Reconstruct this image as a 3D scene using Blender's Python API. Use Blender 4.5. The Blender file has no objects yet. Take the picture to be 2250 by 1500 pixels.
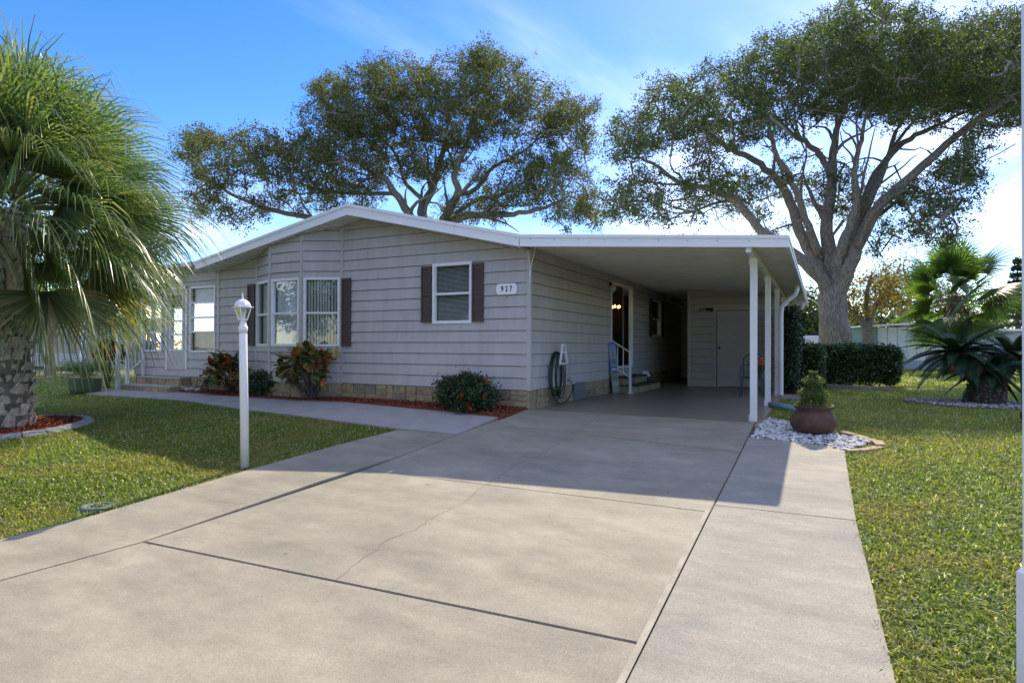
import bpy, bmesh, math, random
import numpy as np
from mathutils import Matrix, Vector

SC = bpy.context.scene
COL = SC.collection
rng = np.random.default_rng(7)
random.seed(7)

# ------------------------------------------------------------------ camera
# world axes are the house's: X along the front wall (right), Y into the plot, Z up; origin = front right house corner
F_PX = 1325.0; EYE = 1.10
_d1 = np.array([-2589, -0.5, -F_PX]); _d2 = np.array([680, -13.0, -F_PX])
_V = _d2/np.linalg.norm(_d2); _U = -_d1; _U = _U-_V*_U.dot(_V); _U /= np.linalg.norm(_U); _W = np.cross(_U, _V)
CM = np.array([_U, _V, _W])                      # camera vector -> world vector
CAM = np.array([4.506, -9.446, EYE])
cam_data = bpy.data.cameras.new('camera'); cam = bpy.data.objects.new('camera', cam_data); COL.objects.link(cam)
cam_data.sensor_width = 36.0; cam_data.sensor_fit = 'HORIZONTAL'; cam_data.lens = 36.0*F_PX/2250.0
cam_data.clip_start = 0.05; cam_data.clip_end = 2000.0
_m = Matrix([[CM[i][j] for j in range(3)] for i in range(3)]).to_4x4(); _m.translation = Vector(CAM)
cam.matrix_world = _m
SC.camera = cam

# ------------------------------------------------------------------ sky, sun, exposure
SUN_EL = math.radians(43.5)
SUN_AZ = math.radians(1.0)                        # a little left of +Y
world = bpy.data.worlds.new('World'); SC.world = world; world.use_nodes = True
wn = world.node_tree.nodes; wl = world.node_tree.links; wn.clear()
w_out = wn.new('ShaderNodeOutputWorld'); w_bg = wn.new('ShaderNodeBackground')
sky = wn.new('ShaderNodeTexSky'); sky.sky_type = 'NISHITA'; sky.sun_disc = False
sky.sun_elevation = SUN_EL; sky.sun_rotation = -SUN_AZ
sky.air_density = 1.0; sky.dust_density = 0.15; sky.ozone_density = 3.0; sky.altitude = 10
w_bg.inputs['Strength'].default_value = 0.14
tc = wn.new('ShaderNodeTexCoord'); sep = wn.new('ShaderNodeSeparateXYZ'); wl.new(tc.outputs['Generated'], sep.inputs[0])
def wmath(op, a, b):
    n = wn.new('ShaderNodeMath'); n.operation = op
    for i, x in enumerate((a, b)):
        if isinstance(x, (int, float)): n.inputs[i].default_value = x
        elif x is not None: wl.new(x, n.inputs[i])
    return n.outputs[0]
zz = wmath('MAXIMUM', wmath('ADD', sep.outputs['Z'], 0.12), 0.03)
cx = wmath('DIVIDE', sep.outputs['X'], zz); cy = wmath('DIVIDE', sep.outputs['Y'], zz)
cmb = wn.new('ShaderNodeCombineXYZ'); wl.new(wmath('MULTIPLY', cx, 0.75), cmb.inputs[0]); wl.new(wmath('MULTIPLY', cy, 0.45), cmb.inputs[1])
cmb.inputs[2].default_value = 7.0
cn = wn.new('ShaderNodeTexNoise'); cn.inputs['Scale'].default_value = 0.55; cn.inputs['Detail'].default_value = 7.0
cn.inputs['Roughness'].default_value = 0.62; cn.inputs['Distortion'].default_value = 0.5
wl.new(cmb.outputs[0], cn.inputs['Vector'])
cr = wn.new('ShaderNodeMapRange'); cr.interpolation_type = 'SMOOTHSTEP'
cr.inputs['From Min'].default_value = 0.40; cr.inputs['From Max'].default_value = 0.76; cr.inputs['To Max'].default_value = 0.75
wl.new(cn.outputs['Fac'], cr.inputs['Value'])
hor = wn.new('ShaderNodeMapRange'); hor.inputs['From Min'].default_value = -0.02; hor.inputs['From Max'].default_value = 0.08
wl.new(sep.outputs['Z'], hor.inputs['Value'])
cmask = wmath('MULTIPLY', cr.outputs[0], hor.outputs[0])
cmix = wn.new('ShaderNodeMixRGB'); cmix.inputs['Color2'].default_value = (7.4, 7.4, 7.5, 1)
hsv = wn.new('ShaderNodeHueSaturation'); hsv.inputs['Saturation'].default_value = 1.36; hsv.inputs['Hue'].default_value = 0.520; hsv.inputs['Value'].default_value = 0.92; wl.new(sky.outputs[0], hsv.inputs['Color'])
wl.new(cmask, cmix.inputs['Fac']); wl.new(hsv.outputs[0], cmix.inputs['Color1'])
wl.new(cmix.outputs[0], w_bg.inputs['Color']); wl.new(w_bg.outputs[0], w_out.inputs['Surface'])

sun_d = bpy.data.lights.new('sun', 'SUN'); sun_d.energy = 3.15; sun_d.angle = math.radians(0.53); sun_d.color = (1.0, 0.90, 0.70)
sun = bpy.data.objects.new('sun', sun_d); COL.objects.link(sun)
to_sun = Vector((-math.sin(SUN_AZ)*math.cos(SUN_EL), math.cos(SUN_AZ)*math.cos(SUN_EL), math.sin(SUN_EL)))
sun.rotation_euler = to_sun.to_track_quat('Z', 'Y').to_euler(); sun.location = (0, 20, 30)
SC.view_settings.view_transform = 'Standard'; SC.view_settings.look = 'None'
SC.view_settings.exposure = 1.13; SC.view_settings.gamma = 1.0
SC.cycles.use_denoising = True
SC.cycles.max_bounces = 8; SC.cycles.transparent_max_bounces = 16; SC.cycles.sample_clamp_indirect = 6.0

# ------------------------------------------------------------------ pixel -> place helpers (photo pixels, 2250 x 1500)
def ray(px, py): return CM@np.array([px-1125.0, 750.0-py, -F_PX])
def slope(u): return float(np.interp(u, [-6, -4, -2.1, 20], [.06, .065, .09, .09]))
def zt(u, v): return -slope(u)*max(0.0, -max(v, -8.5))
def G(px, py, z=0.0):
    d = ray(px, py); return CAM+d*((z-EYE)/d[2])
def T(px, py):                                      # pixel on the terrain
    z = 0.0
    for _ in range(40):
        p = G(px, py, z); z = .5*z+.5*zt(p[0], p[1])
    return G(px, py, z)
def onV(px, py, v):
    d = ray(px, py); return CAM+d*((v-CAM[1])/d[1])
def onU(px, py, u):
    d = ray(px, py); return CAM+d*((u-CAM[0])/d[0])
def atD(px, py, dist):                              # pixel at a given distance along the view axis
    d = ray(px, py); return CAM+d*(dist/F_PX)

# ------------------------------------------------------------------ materials
MATS = {}
def new_mat(name):
    m = bpy.data.materials.new(name); m.use_nodes = True; m.node_tree.nodes.clear(); return m
def mat(name, color, rough=0.6, var=0.12, scale=6.0, bump=0.0, bscale=60.0, metallic=0.0, dirt=None, dscale=1.5, spec=0.4, coat=0.0, stretch=None, speck=0.0, bdist=.02, spots=0):
    """Principled with object-space noise variation, optional dirt colour patches and fine bump."""
    if name in MATS: return MATS[name]
    m = new_mat(name); n = m.node_tree.nodes; l = m.node_tree.links
    out = n.new('ShaderNodeOutputMaterial'); b = n.new('ShaderNodeBsdfPrincipled'); l.new(b.outputs[0], out.inputs[0])
    geo = n.new('ShaderNodeNewGeometry'); src = geo.outputs['Position']
    if stretch:
        mp = n.new('ShaderNodeMapping'); mp.inputs['Scale'].default_value = stretch; l.new(src, mp.inputs[0]); src = mp.outputs[0]
    nz = n.new('ShaderNodeTexNoise'); nz.inputs['Scale'].default_value = scale; nz.inputs['Detail'].default_value = 6; nz.inputs['Roughness'].default_value = .65
    l.new(src, nz.inputs['Vector'])
    rp = n.new('ShaderNodeValToRGB'); c = np.array(color)
    lo = np.clip(c*(1-var*1.6), 0, 1); hi = np.clip(c*(1+var*1.3), 0, 1)
    rp.color_ramp.elements[0].position = .3; rp.color_ramp.elements[0].color = (*lo, 1)
    rp.color_ramp.elements[1].position = .7; rp.color_ramp.elements[1].color = (*hi, 1)
    l.new(nz.outputs['Fac'], rp.inputs[0]); colout = rp.outputs[0]
    if dirt is not None:
        n2 = n.new('ShaderNodeTexNoise'); n2.inputs['Scale'].default_value = dscale; n2.inputs['Detail'].default_value = 8; n2.inputs['Roughness'].default_value = .7
        l.new(src, n2.inputs['Vector'])
        mr = n.new('ShaderNodeMapRange'); mr.inputs['From Min'].default_value = .5; mr.inputs['From Max'].default_value = .72; mr.inputs['To Max'].default_value = dirt[3]
        l.new(n2.outputs['Fac'], mr.inputs['Value'])
        mx = n.new('ShaderNodeMixRGB'); mx.inputs['Color2'].default_value = (*dirt[:3], 1); l.new(mr.outputs[0], mx.inputs['Fac']); l.new(colout, mx.inputs['Color1']); colout = mx.outputs[0]
    if spots:                                               # drips and old stains
        vo = n.new('ShaderNodeTexVoronoi'); vo.inputs['Scale'].default_value = 1.9; l.new(geo.outputs['Position'], vo.inputs['Vector'])
        m5 = n.new('ShaderNodeMapRange'); m5.inputs['From Min'].default_value = .015; m5.inputs['From Max'].default_value = .06; m5.inputs['To Min'].default_value = .55; m5.inputs['To Max'].default_value = 1.0; l.new(vo.outputs['Distance'], m5.inputs['Value'])
        x5 = n.new('ShaderNodeMixRGB'); x5.blend_type = 'MULTIPLY'; x5.inputs['Fac'].default_value = 1; l.new(colout, x5.inputs['Color1']); l.new(m5.outputs[0], x5.inputs['Color2']); colout = x5.outputs[0]
        n6 = n.new('ShaderNodeTexNoise'); n6.inputs['Scale'].default_value = .55; n6.inputs['Detail'].default_value = 9; n6.inputs['Roughness'].default_value = .75; l.new(geo.outputs['Position'], n6.inputs['Vector'])
        m6 = n.new('ShaderNodeMapRange'); m6.inputs['From Min'].default_value = .36; m6.inputs['From Max'].default_value = .62; m6.inputs['To Min'].default_value = .80; m6.inputs['To Max'].default_value = 1.07; l.new(n6.outputs['Fac'], m6.inputs['Value'])
        x6 = n.new('ShaderNodeMixRGB'); x6.blend_type = 'MULTIPLY'; x6.inputs['Fac'].default_value = 1; l.new(colout, x6.inputs['Color1']); l.new(m6.outputs[0], x6.inputs['Color2']); colout = x6.outputs[0]
    if speck:
        n4 = n.new('ShaderNodeTexNoise'); n4.inputs['Scale'].default_value = 95; n4.inputs['Detail'].default_value = 3; n4.inputs['Roughness'].default_value = .8; l.new(geo.outputs['Position'], n4.inputs['Vector'])
        m4 = n.new('ShaderNodeMapRange'); m4.inputs['From Min'].default_value = .3; m4.inputs['From Max'].default_value = .7; m4.inputs['To Min'].default_value = 1-speck; m4.inputs['To Max'].default_value = 1+speck*.8; l.new(n4.outputs['Fac'], m4.inputs['Value'])
        x4 = n.new('ShaderNodeMixRGB'); x4.blend_type = 'MULTIPLY'; x4.inputs['Fac'].default_value = 1; l.new(colout, x4.inputs['Color1']); l.new(m4.outputs[0], x4.inputs['Color2']); colout = x4.outputs[0]
    l.new(colout, b.inputs['Base Color']); b.inputs['Roughness'].default_value = rough; b.inputs['Metallic'].default_value = metallic
    b.inputs['Specular IOR Level'].default_value = spec; b.inputs['Coat Weight'].default_value = coat
    if bump:
        n3 = n.new('ShaderNodeTexNoise'); n3.inputs['Scale'].default_value = bscale; n3.inputs['Detail'].default_value = 5; l.new(src, n3.inputs['Vector'])
        bp = n.new('ShaderNodeBump'); bp.inputs['Strength'].default_value = min(1.0, bump); bp.inputs['Distance'].default_value = bdist; l.new(n3.outputs['Fac'], bp.inputs['Height']); l.new(bp.outputs[0], b.inputs['Normal'])
    MATS[name] = m; return m
def leaf_mat(name, cols, trans=0.35, rough=0.45, spec=0.4, patch=None, tint=(1.5, 1.6, .7)):
    """Leaf: every leaf (mesh island) takes its own colour from the ramp; light passes through."""
    if name in MATS: return MATS[name]
    m = new_mat(name); n = m.node_tree.nodes; l = m.node_tree.links
    out = n.new('ShaderNodeOutputMaterial'); b = n.new('ShaderNodeBsdfPrincipled'); tr = n.new('ShaderNodeBsdfTranslucent'); mx = n.new('ShaderNodeMixShader')
    geo = n.new('ShaderNodeNewGeometry'); rp = n.new('ShaderNodeValToRGB'); e = rp.color_ramp.elements
    e[0].position = cols[0][0]; e[0].color = (*cols[0][1], 1); e[1].position = cols[-1][0]; e[1].color = (*cols[-1][1], 1)
    for p, c in cols[1:-1]:
        x = e.new(p); x.color = (*c, 1)
    fac = geo.outputs['Random Per Island']
    colout = None
    l.new(fac, rp.inputs[0]); colout = rp.outputs[0]
    if patch:
        nz = n.new('ShaderNodeTexNoise'); nz.inputs['Scale'].default_value = patch[1]; nz.inputs['Detail'].default_value = 4; l.new(geo.outputs['Position'], nz.inputs['Vector'])
        mr = n.new('ShaderNodeMapRange'); mr.inputs['From Min'].default_value = .48; mr.inputs['From Max'].default_value = .66; mr.inputs['To Max'].default_value = patch[2]
        l.new(nz.outputs['Fac'], mr.inputs['Value'])
        mm = n.new('ShaderNodeMixRGB'); mm.inputs['Color2'].default_value = (*patch[0], 1); l.new(mr.outputs[0], mm.inputs['Fac']); l.new(colout, mm.inputs['Color1']); colout = mm.outputs[0]
    l.new(colout, b.inputs['Base Color']); b.inputs['Roughness'].default_value = rough; b.inputs['Specular IOR Level'].default_value = spec
    g = n.new('ShaderNodeMixRGB'); g.blend_type = 'MULTIPLY'; g.inputs['Fac'].default_value = 1; g.inputs['Color2'].default_value = (*tint, 1); l.new(colout, g.inputs['Color1'])
    l.new(g.outputs[0], tr.inputs['Color'])
    mx.inputs[0].default_value = trans; l.new(b.outputs[0], mx.inputs[1]); l.new(tr.outputs[0], mx.inputs[2]); l.new(mx.outputs[0], out.inputs[0])
    MATS[name] = m; return m
def glass_mat(name, tint=(.9, .95, .95), refl=0.25):
    if name in MATS: return MATS[name]
    m = new_mat(name); n = m.node_tree.nodes; l = m.node_tree.links
    out = n.new('ShaderNodeOutputMaterial'); t = n.new('ShaderNodeBsdfTransparent'); t.inputs[0].default_value = (*tint, 1)
    g = n.new('ShaderNodeBsdfGlossy'); g.inputs['Roughness'].default_value = .015; g.inputs['Color'].default_value = (1, 1, 1, 1)
    lw = n.new('ShaderNodeLayerWeight'); lw.inputs['Blend'].default_value = .22
    mr = n.new('ShaderNodeMapRange'); mr.inputs['To Min'].default_value = refl; mr.inputs['To Max'].default_value = .95; l.new(lw.outputs['Fresnel'], mr.inputs['Value'])
    nz = n.new('ShaderNodeTexNoise'); nz.inputs['Scale'].default_value = 1.7; bp = n.new('ShaderNodeBump'); bp.inputs['Strength'].default_value = .06; bp.inputs['Distance'].default_value = .05
    l.new(nz.outputs['Fac'], bp.inputs['Height']); l.new(bp.outputs[0], g.inputs['Normal'])
    mx = n.new('ShaderNodeMixShader'); l.new(mr.outputs[0], mx.inputs[0]); l.new(t.outputs[0], mx.inputs[1]); l.new(g.outputs[0], mx.inputs[2]); l.new(mx.outputs[0], out.inputs[0])
    MATS[name] = m; return m
def emit_mat(name, color, s):
    m = new_mat(name); n = m.node_tree.nodes; o = n.new('ShaderNodeOutputMaterial'); e = n.new('ShaderNodeEmission'); e.inputs[0].default_value = (*color, 1); e.inputs[1].default_value = s
    m.node_tree.links.new(e.outputs[0], o.inputs[0]); return m

M_SIDING = mat('siding_paint', (.475, .445, .425), .55, .07, 3.0, .15, 180, dirt=(.55, .54, .53, .5), dscale=2.6, stretch=(1.6, 1.6, .28))
M_LAP_SHADE = mat('siding_lap_shade', (.11, .09, .075), .9, .2, 6)  # dark backing colour stands in for the shade under each siding lap
M_TRIM = mat('trim_paint', (.50, .475, .45), .5, .05, 4)
M_WHITE = mat('white_metal', (.80, .80, .79), .38, .03, 5, dirt=(.62, .61, .55, .3), dscale=2.5)
M_FASCIA = mat('white_fascia', (.82, .82, .82), .35, .02, 3)
M_SOFFIT = mat('soffit_vinyl', (.66, .66, .64), .5, .04, 4)
M_CEIL = mat('carport_ceiling', (.62, .63, .60), .45, .05, 3, dirt=(.42, .42, .36, .35), dscale=1.4)
M_SHUTTER = mat('brown_shutter', (.085, .058, .045), .5, .08, 8)
M_STONE = mat('skirt_stone', (.34, .265, .15), .85, .22, 9, .5, 45, dirt=(.13, .12, .10, .75), dscale=7)
M_STONE2 = mat('skirt_stone_warm', (.37, .28, .17), .85, .2, 11, .5, 45, dirt=(.16, .13, .10, .6), dscale=8)
M_MORTAR = mat('pale_mortar', (.44, .42, .34), .9, .1, 20)
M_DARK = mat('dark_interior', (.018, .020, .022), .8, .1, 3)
M_BLACK = mat('black_fitting', (.015, .015, .016), .45, .1, 20)
M_BLIND = mat('pale_blind', (.62, .65, .58), .6, .08, 5)
M_CURTAIN = mat('sheer_curtain', (.72, .75, .80), .75, .1, 4)
M_GLASS = glass_mat('window_glass', (.92, .95, .95), .05)
M_GLASS_S = glass_mat('door_glass', (.8, .85, .85), .05)
M_CONC = mat('driveway_concrete', (.335, .298, .218), .82, .12, 2.3, .3, 220, dirt=(.225, .205, .155, .75), spots=1, dscale=.9, stretch=(.6, 1.5, 1), speck=.30)
M_CONC_R = mat('driveway_concrete_broomed', (.345, .315, .245), .85, .14, 2.0, .35, 190, dirt=(.245, .228, .195, .85), dscale=1.1, stretch=(.8, 1.8, 1), speck=.34)
M_WALK = mat('walkway_concrete', (.38, .36, .33), .85, .08, 3, .3, 200, dirt=(.30, .29, .27, .5), dscale=1.4, speck=.2)
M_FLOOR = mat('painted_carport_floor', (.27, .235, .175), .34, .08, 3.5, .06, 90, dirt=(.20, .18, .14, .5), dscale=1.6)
M_CRACK = mat('crack_shadow', (.12, .10, .085), .95, .2, 30)
M_MULCH = mat('red_mulch', (.22, .062, .034), .9, .45, 26, .6, 60)
M_SOIL = mat('lawn_soil', (.16, .16, .05), .95, .4, 7, .8, 40, dirt=(.26, .20, .08, .6), dscale=1.3)
M_CURB = mat('curb_stone', (.30, .29, .28), .9, .2, 14, .4, 60)
M_PAVER = mat('tan_paver', (.38, .28, .19), .9, .18, 14, .4, 60)
M_BARK = mat('oak_bark', (.27, .24, .20), .95, .42, 9, 1.0, 9, dirt=(.13, .135, .105, .6), dscale=4, stretch=(2.6, 2.6, .55), bdist=.10)
M_TWIG = mat('twig_bark', (.15, .125, .10), .9, .2, 10)
M_CLAY = mat('weathered_clay', (.11, .055, .038), .75, .35, 5, .3, 40, dirt=(.035, .028, .026, .85), dscale=3.2)
M_GREENPOT = mat('green_plastic_pot', (.10, .15, .085), .55, .08, 5)
M_HOSE = mat('green_hose', (.012, .030, .024), .45, .1, 20)
M_GREY = mat('grey_vent', (.24, .26, .28), .5, .08, 9, metallic=.3)

# ------------------------------------------------------------------ mesh helpers
ORG = {}
def org(o): return ORG.get(o.name, np.zeros(3))
def thing(name, label, cat, loc, group=None):
    o = bpy.data.objects.new(name, None); COL.objects.link(o); o.location = tuple(float(x) for x in loc); o.empty_display_size = .2
    o['label'] = label; o['category'] = cat
    if group: o['group'] = group
    ORG[o.name] = np.array(loc, float); return o
def tag(o, label, cat, group=None):
    o['label'] = label; o['category'] = cat
    if group: o['group'] = group
    return o
def link(name, me, parent=None, loc=None):
    o = bpy.data.objects.new(name, me); COL.objects.link(o)
    if parent: o.parent = parent
    if loc is not None: o.location = tuple(float(x) for x in loc)
    return o
class MB:
    def __init__(s): s.v = []; s.f = []; s.mi = []; s.cur = 0
    def add(s, vs, fs):
        k = len(s.v); s.v += [tuple(map(float, p)) for p in vs]; s.f += [tuple(i+k for i in f) for f in fs]; s.mi += [s.cur]*len(fs); return s
    def box(s, a, b):
        x0, y0, z0 = a; x1, y1, z1 = b
        return s.add([(x0,y0,z0),(x1,y0,z0),(x1,y1,z0),(x0,y1,z0),(x0,y0,z1),(x1,y0,z1),(x1,y1,z1),(x0,y1,z1)],
                     [(0,3,2,1),(4,5,6,7),(0,1,5,4),(1,2,6,5),(2,3,7,6),(3,0,4,7)])
    def prism(s, base, off):                         # polygon extruded along a vector
        n = len(base); base = [np.array(p, float) for p in base]; off = np.array(off, float)
        s.add(base+[p+off for p in base], [tuple(range(n))[::-1], tuple(range(n, 2*n))]+[(i, (i+1) % n, n+(i+1) % n, n+i) for i in range(n)]); return s
    def loft(s, rings, cap=True):
        n = len(rings[0]); vs = [p for r in rings for p in r]; fs = []
        for k in range(len(rings)-1):
            for i in range(n): fs.append((k*n+i, k*n+(i+1) % n, (k+1)*n+(i+1) % n, (k+1)*n+i))
        if cap: fs += [tuple(range(n))[::-1], tuple(range((len(rings)-1)*n, len(rings)*n))]
        return s.add(vs, fs)
    def lathe(s, c, prof, n=20, cap=True):
        return s.loft([[(c[0]+r*math.cos(2*math.pi*i/n), c[1]+r*math.sin(2*math.pi*i/n), c[2]+z) for i in range(n)] for r, z in prof], cap)
    def tube(s, pts, rad, n=8, cap=True):
        pts = [np.array(p, float) for p in pts]; rad = rad if hasattr(rad, '__len__') else [rad]*len(pts); rings = []
        a = None
        for i, p in enumerate(pts):
            t = pts[min(i+1, len(pts)-1)]-pts[max(i-1, 0)]; t = t/(np.linalg.norm(t)+1e-9)
            if a is None:
                a = np.cross(t, [0, 0, 1.0])
                if np.linalg.norm(a) < .15: a = np.cross(t, [1.0, 0, 0])
            else: a = a-t*a.dot(t)
            a = a/(np.linalg.norm(a)+1e-9); b = np.cross(t, a)
            rings.append([p+rad[i]*(math.cos(2*math.pi*k/n)*a+math.sin(2*math.pi*k/n)*b) for k in range(n)])
        return s.loft(rings, cap)
    def mesh(s, name, mats, o=None, smooth=False):
        me = bpy.data.meshes.new(name); o = np.zeros(3) if o is None else o
        me.from_pydata([tuple(np.array(p)-o) for p in s.v], [], s.f)
        for m in (mats if isinstance(mats, (list, tuple)) else [mats]): me.materials.append(m)
        if isinstance(mats, (list, tuple)): me.polygons.foreach_set('material_index', s.mi)
        bm = bmesh.new(); bm.from_mesh(me); bmesh.ops.recalc_face_normals(bm, faces=bm.faces); bm.to_mesh(me); bm.free()
        if smooth: me.shade_smooth()
        me.update(); return me
    def build(s, name, m, parent=None, smooth=False):
        o = org(parent) if parent else np.zeros(3)
        ob = link(name, s.mesh(name, m, o, smooth), parent)
        ORG[ob.name] = o; return ob
def quads_mesh(name, V, mats, mi=None, o=None, smooth=False):
    """V: (N,k,3) faces of k corners, each its own island unless welded."""
    V = np.asarray(V, np.float32); n, k = V.shape[:2]
    if o is not None: V = V-np.asarray(o, np.float32)
    me = bpy.data.meshes.new(name); me.vertices.add(n*k); me.vertices.foreach_set('co', V.reshape(-1))
    me.loops.add(n*k); me.loops.foreach_set('vertex_index', np.arange(n*k, dtype=np.int32))
    me.polygons.add(n); me.polygons.foreach_set('loop_start', np.arange(0, n*k, k, dtype=np.int32)); me.polygons.foreach_set('loop_total', np.full(n, k, np.int32))
    for m in (mats if isinstance(mats, (list, tuple)) else [mats]): me.materials.append(m)
    if mi is not None: me.polygons.foreach_set('material_index', np.asarray(mi, np.int32))
    me.update(calc_edges=True); return me
def strips_mesh(name, S, mats, o=None, mi=None):
    """S: (N,m,2,3) ribbons of m cross-sections."""
    S = np.asarray(S, np.float32); n, m = S.shape[:2]
    if o is not None: S = S-np.asarray(o, np.float32)
    base = (np.arange(n)*m*2)[:, None, None]+(np.arange(m-1)*2)[None, :, None]+np.array([0, 1, 3, 2])[None, None, :]
    idx = base.reshape(-1).astype(np.int32); nf = n*(m-1)
    me = bpy.data.meshes.new(name); me.vertices.add(n*m*2); me.vertices.foreach_set('co', S.reshape(-1))
    me.loops.add(nf*4); me.loops.foreach_set('vertex_index', idx)
    me.polygons.add(nf); me.polygons.foreach_set('loop_start', np.arange(0, nf*4, 4, dtype=np.int32)); me.polygons.foreach_set('loop_total', np.full(nf, 4, np.int32))
    for q in (mats if isinstance(mats, (list, tuple)) else [mats]): me.materials.append(q)
    if mi is not None: me.polygons.foreach_set('material_index', np.repeat(np.asarray(mi, np.int32), m-1))
    me.update(calc_edges=True); return me
def unit(a): return a/(np.linalg.norm(a, axis=-1, keepdims=True)+1e-9)
def leaf_quads(C, size, aspect=.5, up=0.0, r=None):
    """One rhombic leaf at each centre, random orientation (up>0 flattens towards horizontal)."""
    r = r or rng; n = len(C); nrm = r.normal(size=(n, 3)); nrm[:, 2] += up; nrm = unit(nrm)
    a = unit(np.cross(nrm, r.normal(size=(n, 3)))); b = np.cross(nrm, a)
    L = (size*r.uniform(.7, 1.3, n))[:, None]; Wd = L*aspect
    return np.stack([C-a*L*.5, C+b*Wd*.5+a*L*.05+nrm*L*.06, C+a*L*.5, C-b*Wd*.5+a*L*.05+nrm*L*.06], 1)
def stuff(o): o['kind'] = 'stuff'; return o
def structure(o): o['kind'] = 'structure'; return o
def in_poly(P, poly):
    x, y = P[:, 0], P[:, 1]; ins = np.zeros(len(P), bool); n = len(poly)
    for i in range(n):
        x0, y0 = poly[i][:2]; x1, y1 = poly[(i+1) % n][:2]
        c = ((y0 > y) != (y1 > y)) & (x < (x1-x0)*(y-y0)/(y1-y0+1e-12)+x0); ins ^= c
    return ins

# ================================================================== GROUND
def smooth(x): x = np.clip(x, 0, 1); return x*x*(3-2*x)
def soil(u, v):
    u = np.asarray(u, float); v = np.asarray(v, float)
    a = np.interp(u, [-6, -4, -2.1, 20], [.06, .065, .09, .09])
    z = -a*np.clip(-v, 0, 8.5)-.035
    z = z+.085*smooth((-2.0-u)/1.1)*smooth((-v-2.1)/.9)+.03*smooth((u-4.85)/.7)*smooth((-v+.3)/1.0)
    return z
def axis(lo, hi, fine_lo, fine_hi, step):
    out = list(np.arange(fine_lo, fine_hi+1e-6, step)); x = fine_hi; s = step
    while x < hi: s *= 1.28; x += s; out.append(min(x, hi))
    x = fine_lo; s = step
    while x > lo: s *= 1.28; x -= s; out.insert(0, max(x, lo))
    return np.array(out)
gu = axis(-420, 420, -14, 12, .2); gv = axis(-200, 620, -11, 14, .2)
UU, VV = np.meshgrid(gu, gv); ZZ = soil(UU, VV)
ZZ = ZZ+.012*np.sin(UU*2.3+1.1*np.sin(VV*1.7))*np.sin(VV*1.9+.7)*((UU > 5.0) | (UU < -2.4))
gm = bpy.data.meshes.new('lawn_ground'); nu, nv = len(gu), len(gv)
idx = np.arange(nu*nv).reshape(nv, nu)
gm.from_pydata(np.stack([UU.ravel(), VV.ravel(), ZZ.ravel()], 1).tolist(), [], np.stack([idx[:-1, :-1], idx[:-1, 1:], idx[1:, 1:], idx[1:, :-1]], -1).reshape(-1, 4).tolist())
gm.materials.append(M_SOIL); gm.shade_smooth(); structure(link('lawn_ground', gm))

def zd(v): return .09*max(min(v, 0.0), -8.5)
def slab(name, rows, zf, m, parent, th=.16, lift=.012):
    """rows of (left, right) corners; top follows zf, sides go down."""
    b = MB(); top = []; bot = []
    rings = []
    for (a, c) in rows:
        za, zc = zf(*a)+lift, zf(*c)+lift
        rings.append([(a[0], a[1], za-th), (a[0], a[1], za), (c[0], c[1], zc), (c[0], c[1], zc-th)])
    b.loft(rings)
    me = b.mesh(name, m, org(parent) if parent else None)
    bm = bmesh.new(); bm.from_mesh(me)
    es = [e for e in bm.edges if all(abs((v.co.z+org(parent)[2])-zf(v.co.x+org(parent)[0], v.co.y+org(parent)[1])-lift) < 1e-3 for v in e.verts) and len(e.link_faces) == 2 and e.calc_face_angle(0) > .5]
    bmesh.ops.bevel(bm, geom=es, offset=.006, segments=2, affect='EDGES'); bm.to_mesh(me); bm.free(); me.update()
    return link(name, me, parent)
def zdrive(u, v): return zd(v)
drive = bpy.data.objects.new('driveway', None); COL.objects.link(drive); structure(drive)
g = .006
slab('concrete_slab', [((-.03, -.04), (3.65-g, -.04)), ((-.05, -.85), (3.65-g, -.85)), ((-.12, -1.27), (3.65-g, -1.80))], zdrive, M_CONC, drive)
slab('concrete_slab', [((-.12, -1.276), (3.65-g, -1.806)), ((-.16, -2.03), (3.65-g, -2.4)), ((-.23+g, -3.965), (3.64-g, -3.945))], zdrive, M_CONC, drive)
slab('concrete_slab', [((-.23+g, -3.9675), (3.64-g, -3.9475)), ((-.575+g, -6.32), (3.635-g, -6.13))], zdrive, M_CONC, drive)
slab('concrete_slab', [((-.575+g, -6.336), (3.635-g, -6.146)), ((-1.3+g, -8.5), (3.62-g, -8.5)), ((-2.0, -13.5), (3.6-g, -13.5))], zdrive, M_CONC, drive)
slab('concrete_slab', [((-1.22, -2.06), (-.17-g, -2.06)), ((-1.43, -3.07), (-.21-g, -3.3)), ((-1.60, -4.42), (-.40-g, -4.51)), ((-1.72, -6.1), (-.575-g, -6.33)), ((-2.25, -8.5), (-1.3-g, -8.5)), ((-3.2, -13.5), (-2.0-2*g, -13.5))], zdrive, M_CONC, drive)
slab('concrete_slab', [((3.65+g, -.98), (4.75, -1.19)), ((3.65+g, -2.2), (4.75, -2.2)), ((3.64+g, -3.75), (4.76, -3.72))], zdrive, M_CONC_R, drive)
slab('concrete_slab', [((3.64+g, -3.7525), (4.76, -3.7225)), ((3.635+g, -6.15), (4.83, -6.0)), ((3.62+g, -8.5), (4.9, -8.5)), ((3.6+g, -13.5), (5.6, -13.5))], zdrive, M_CONC_R, drive)
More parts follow.
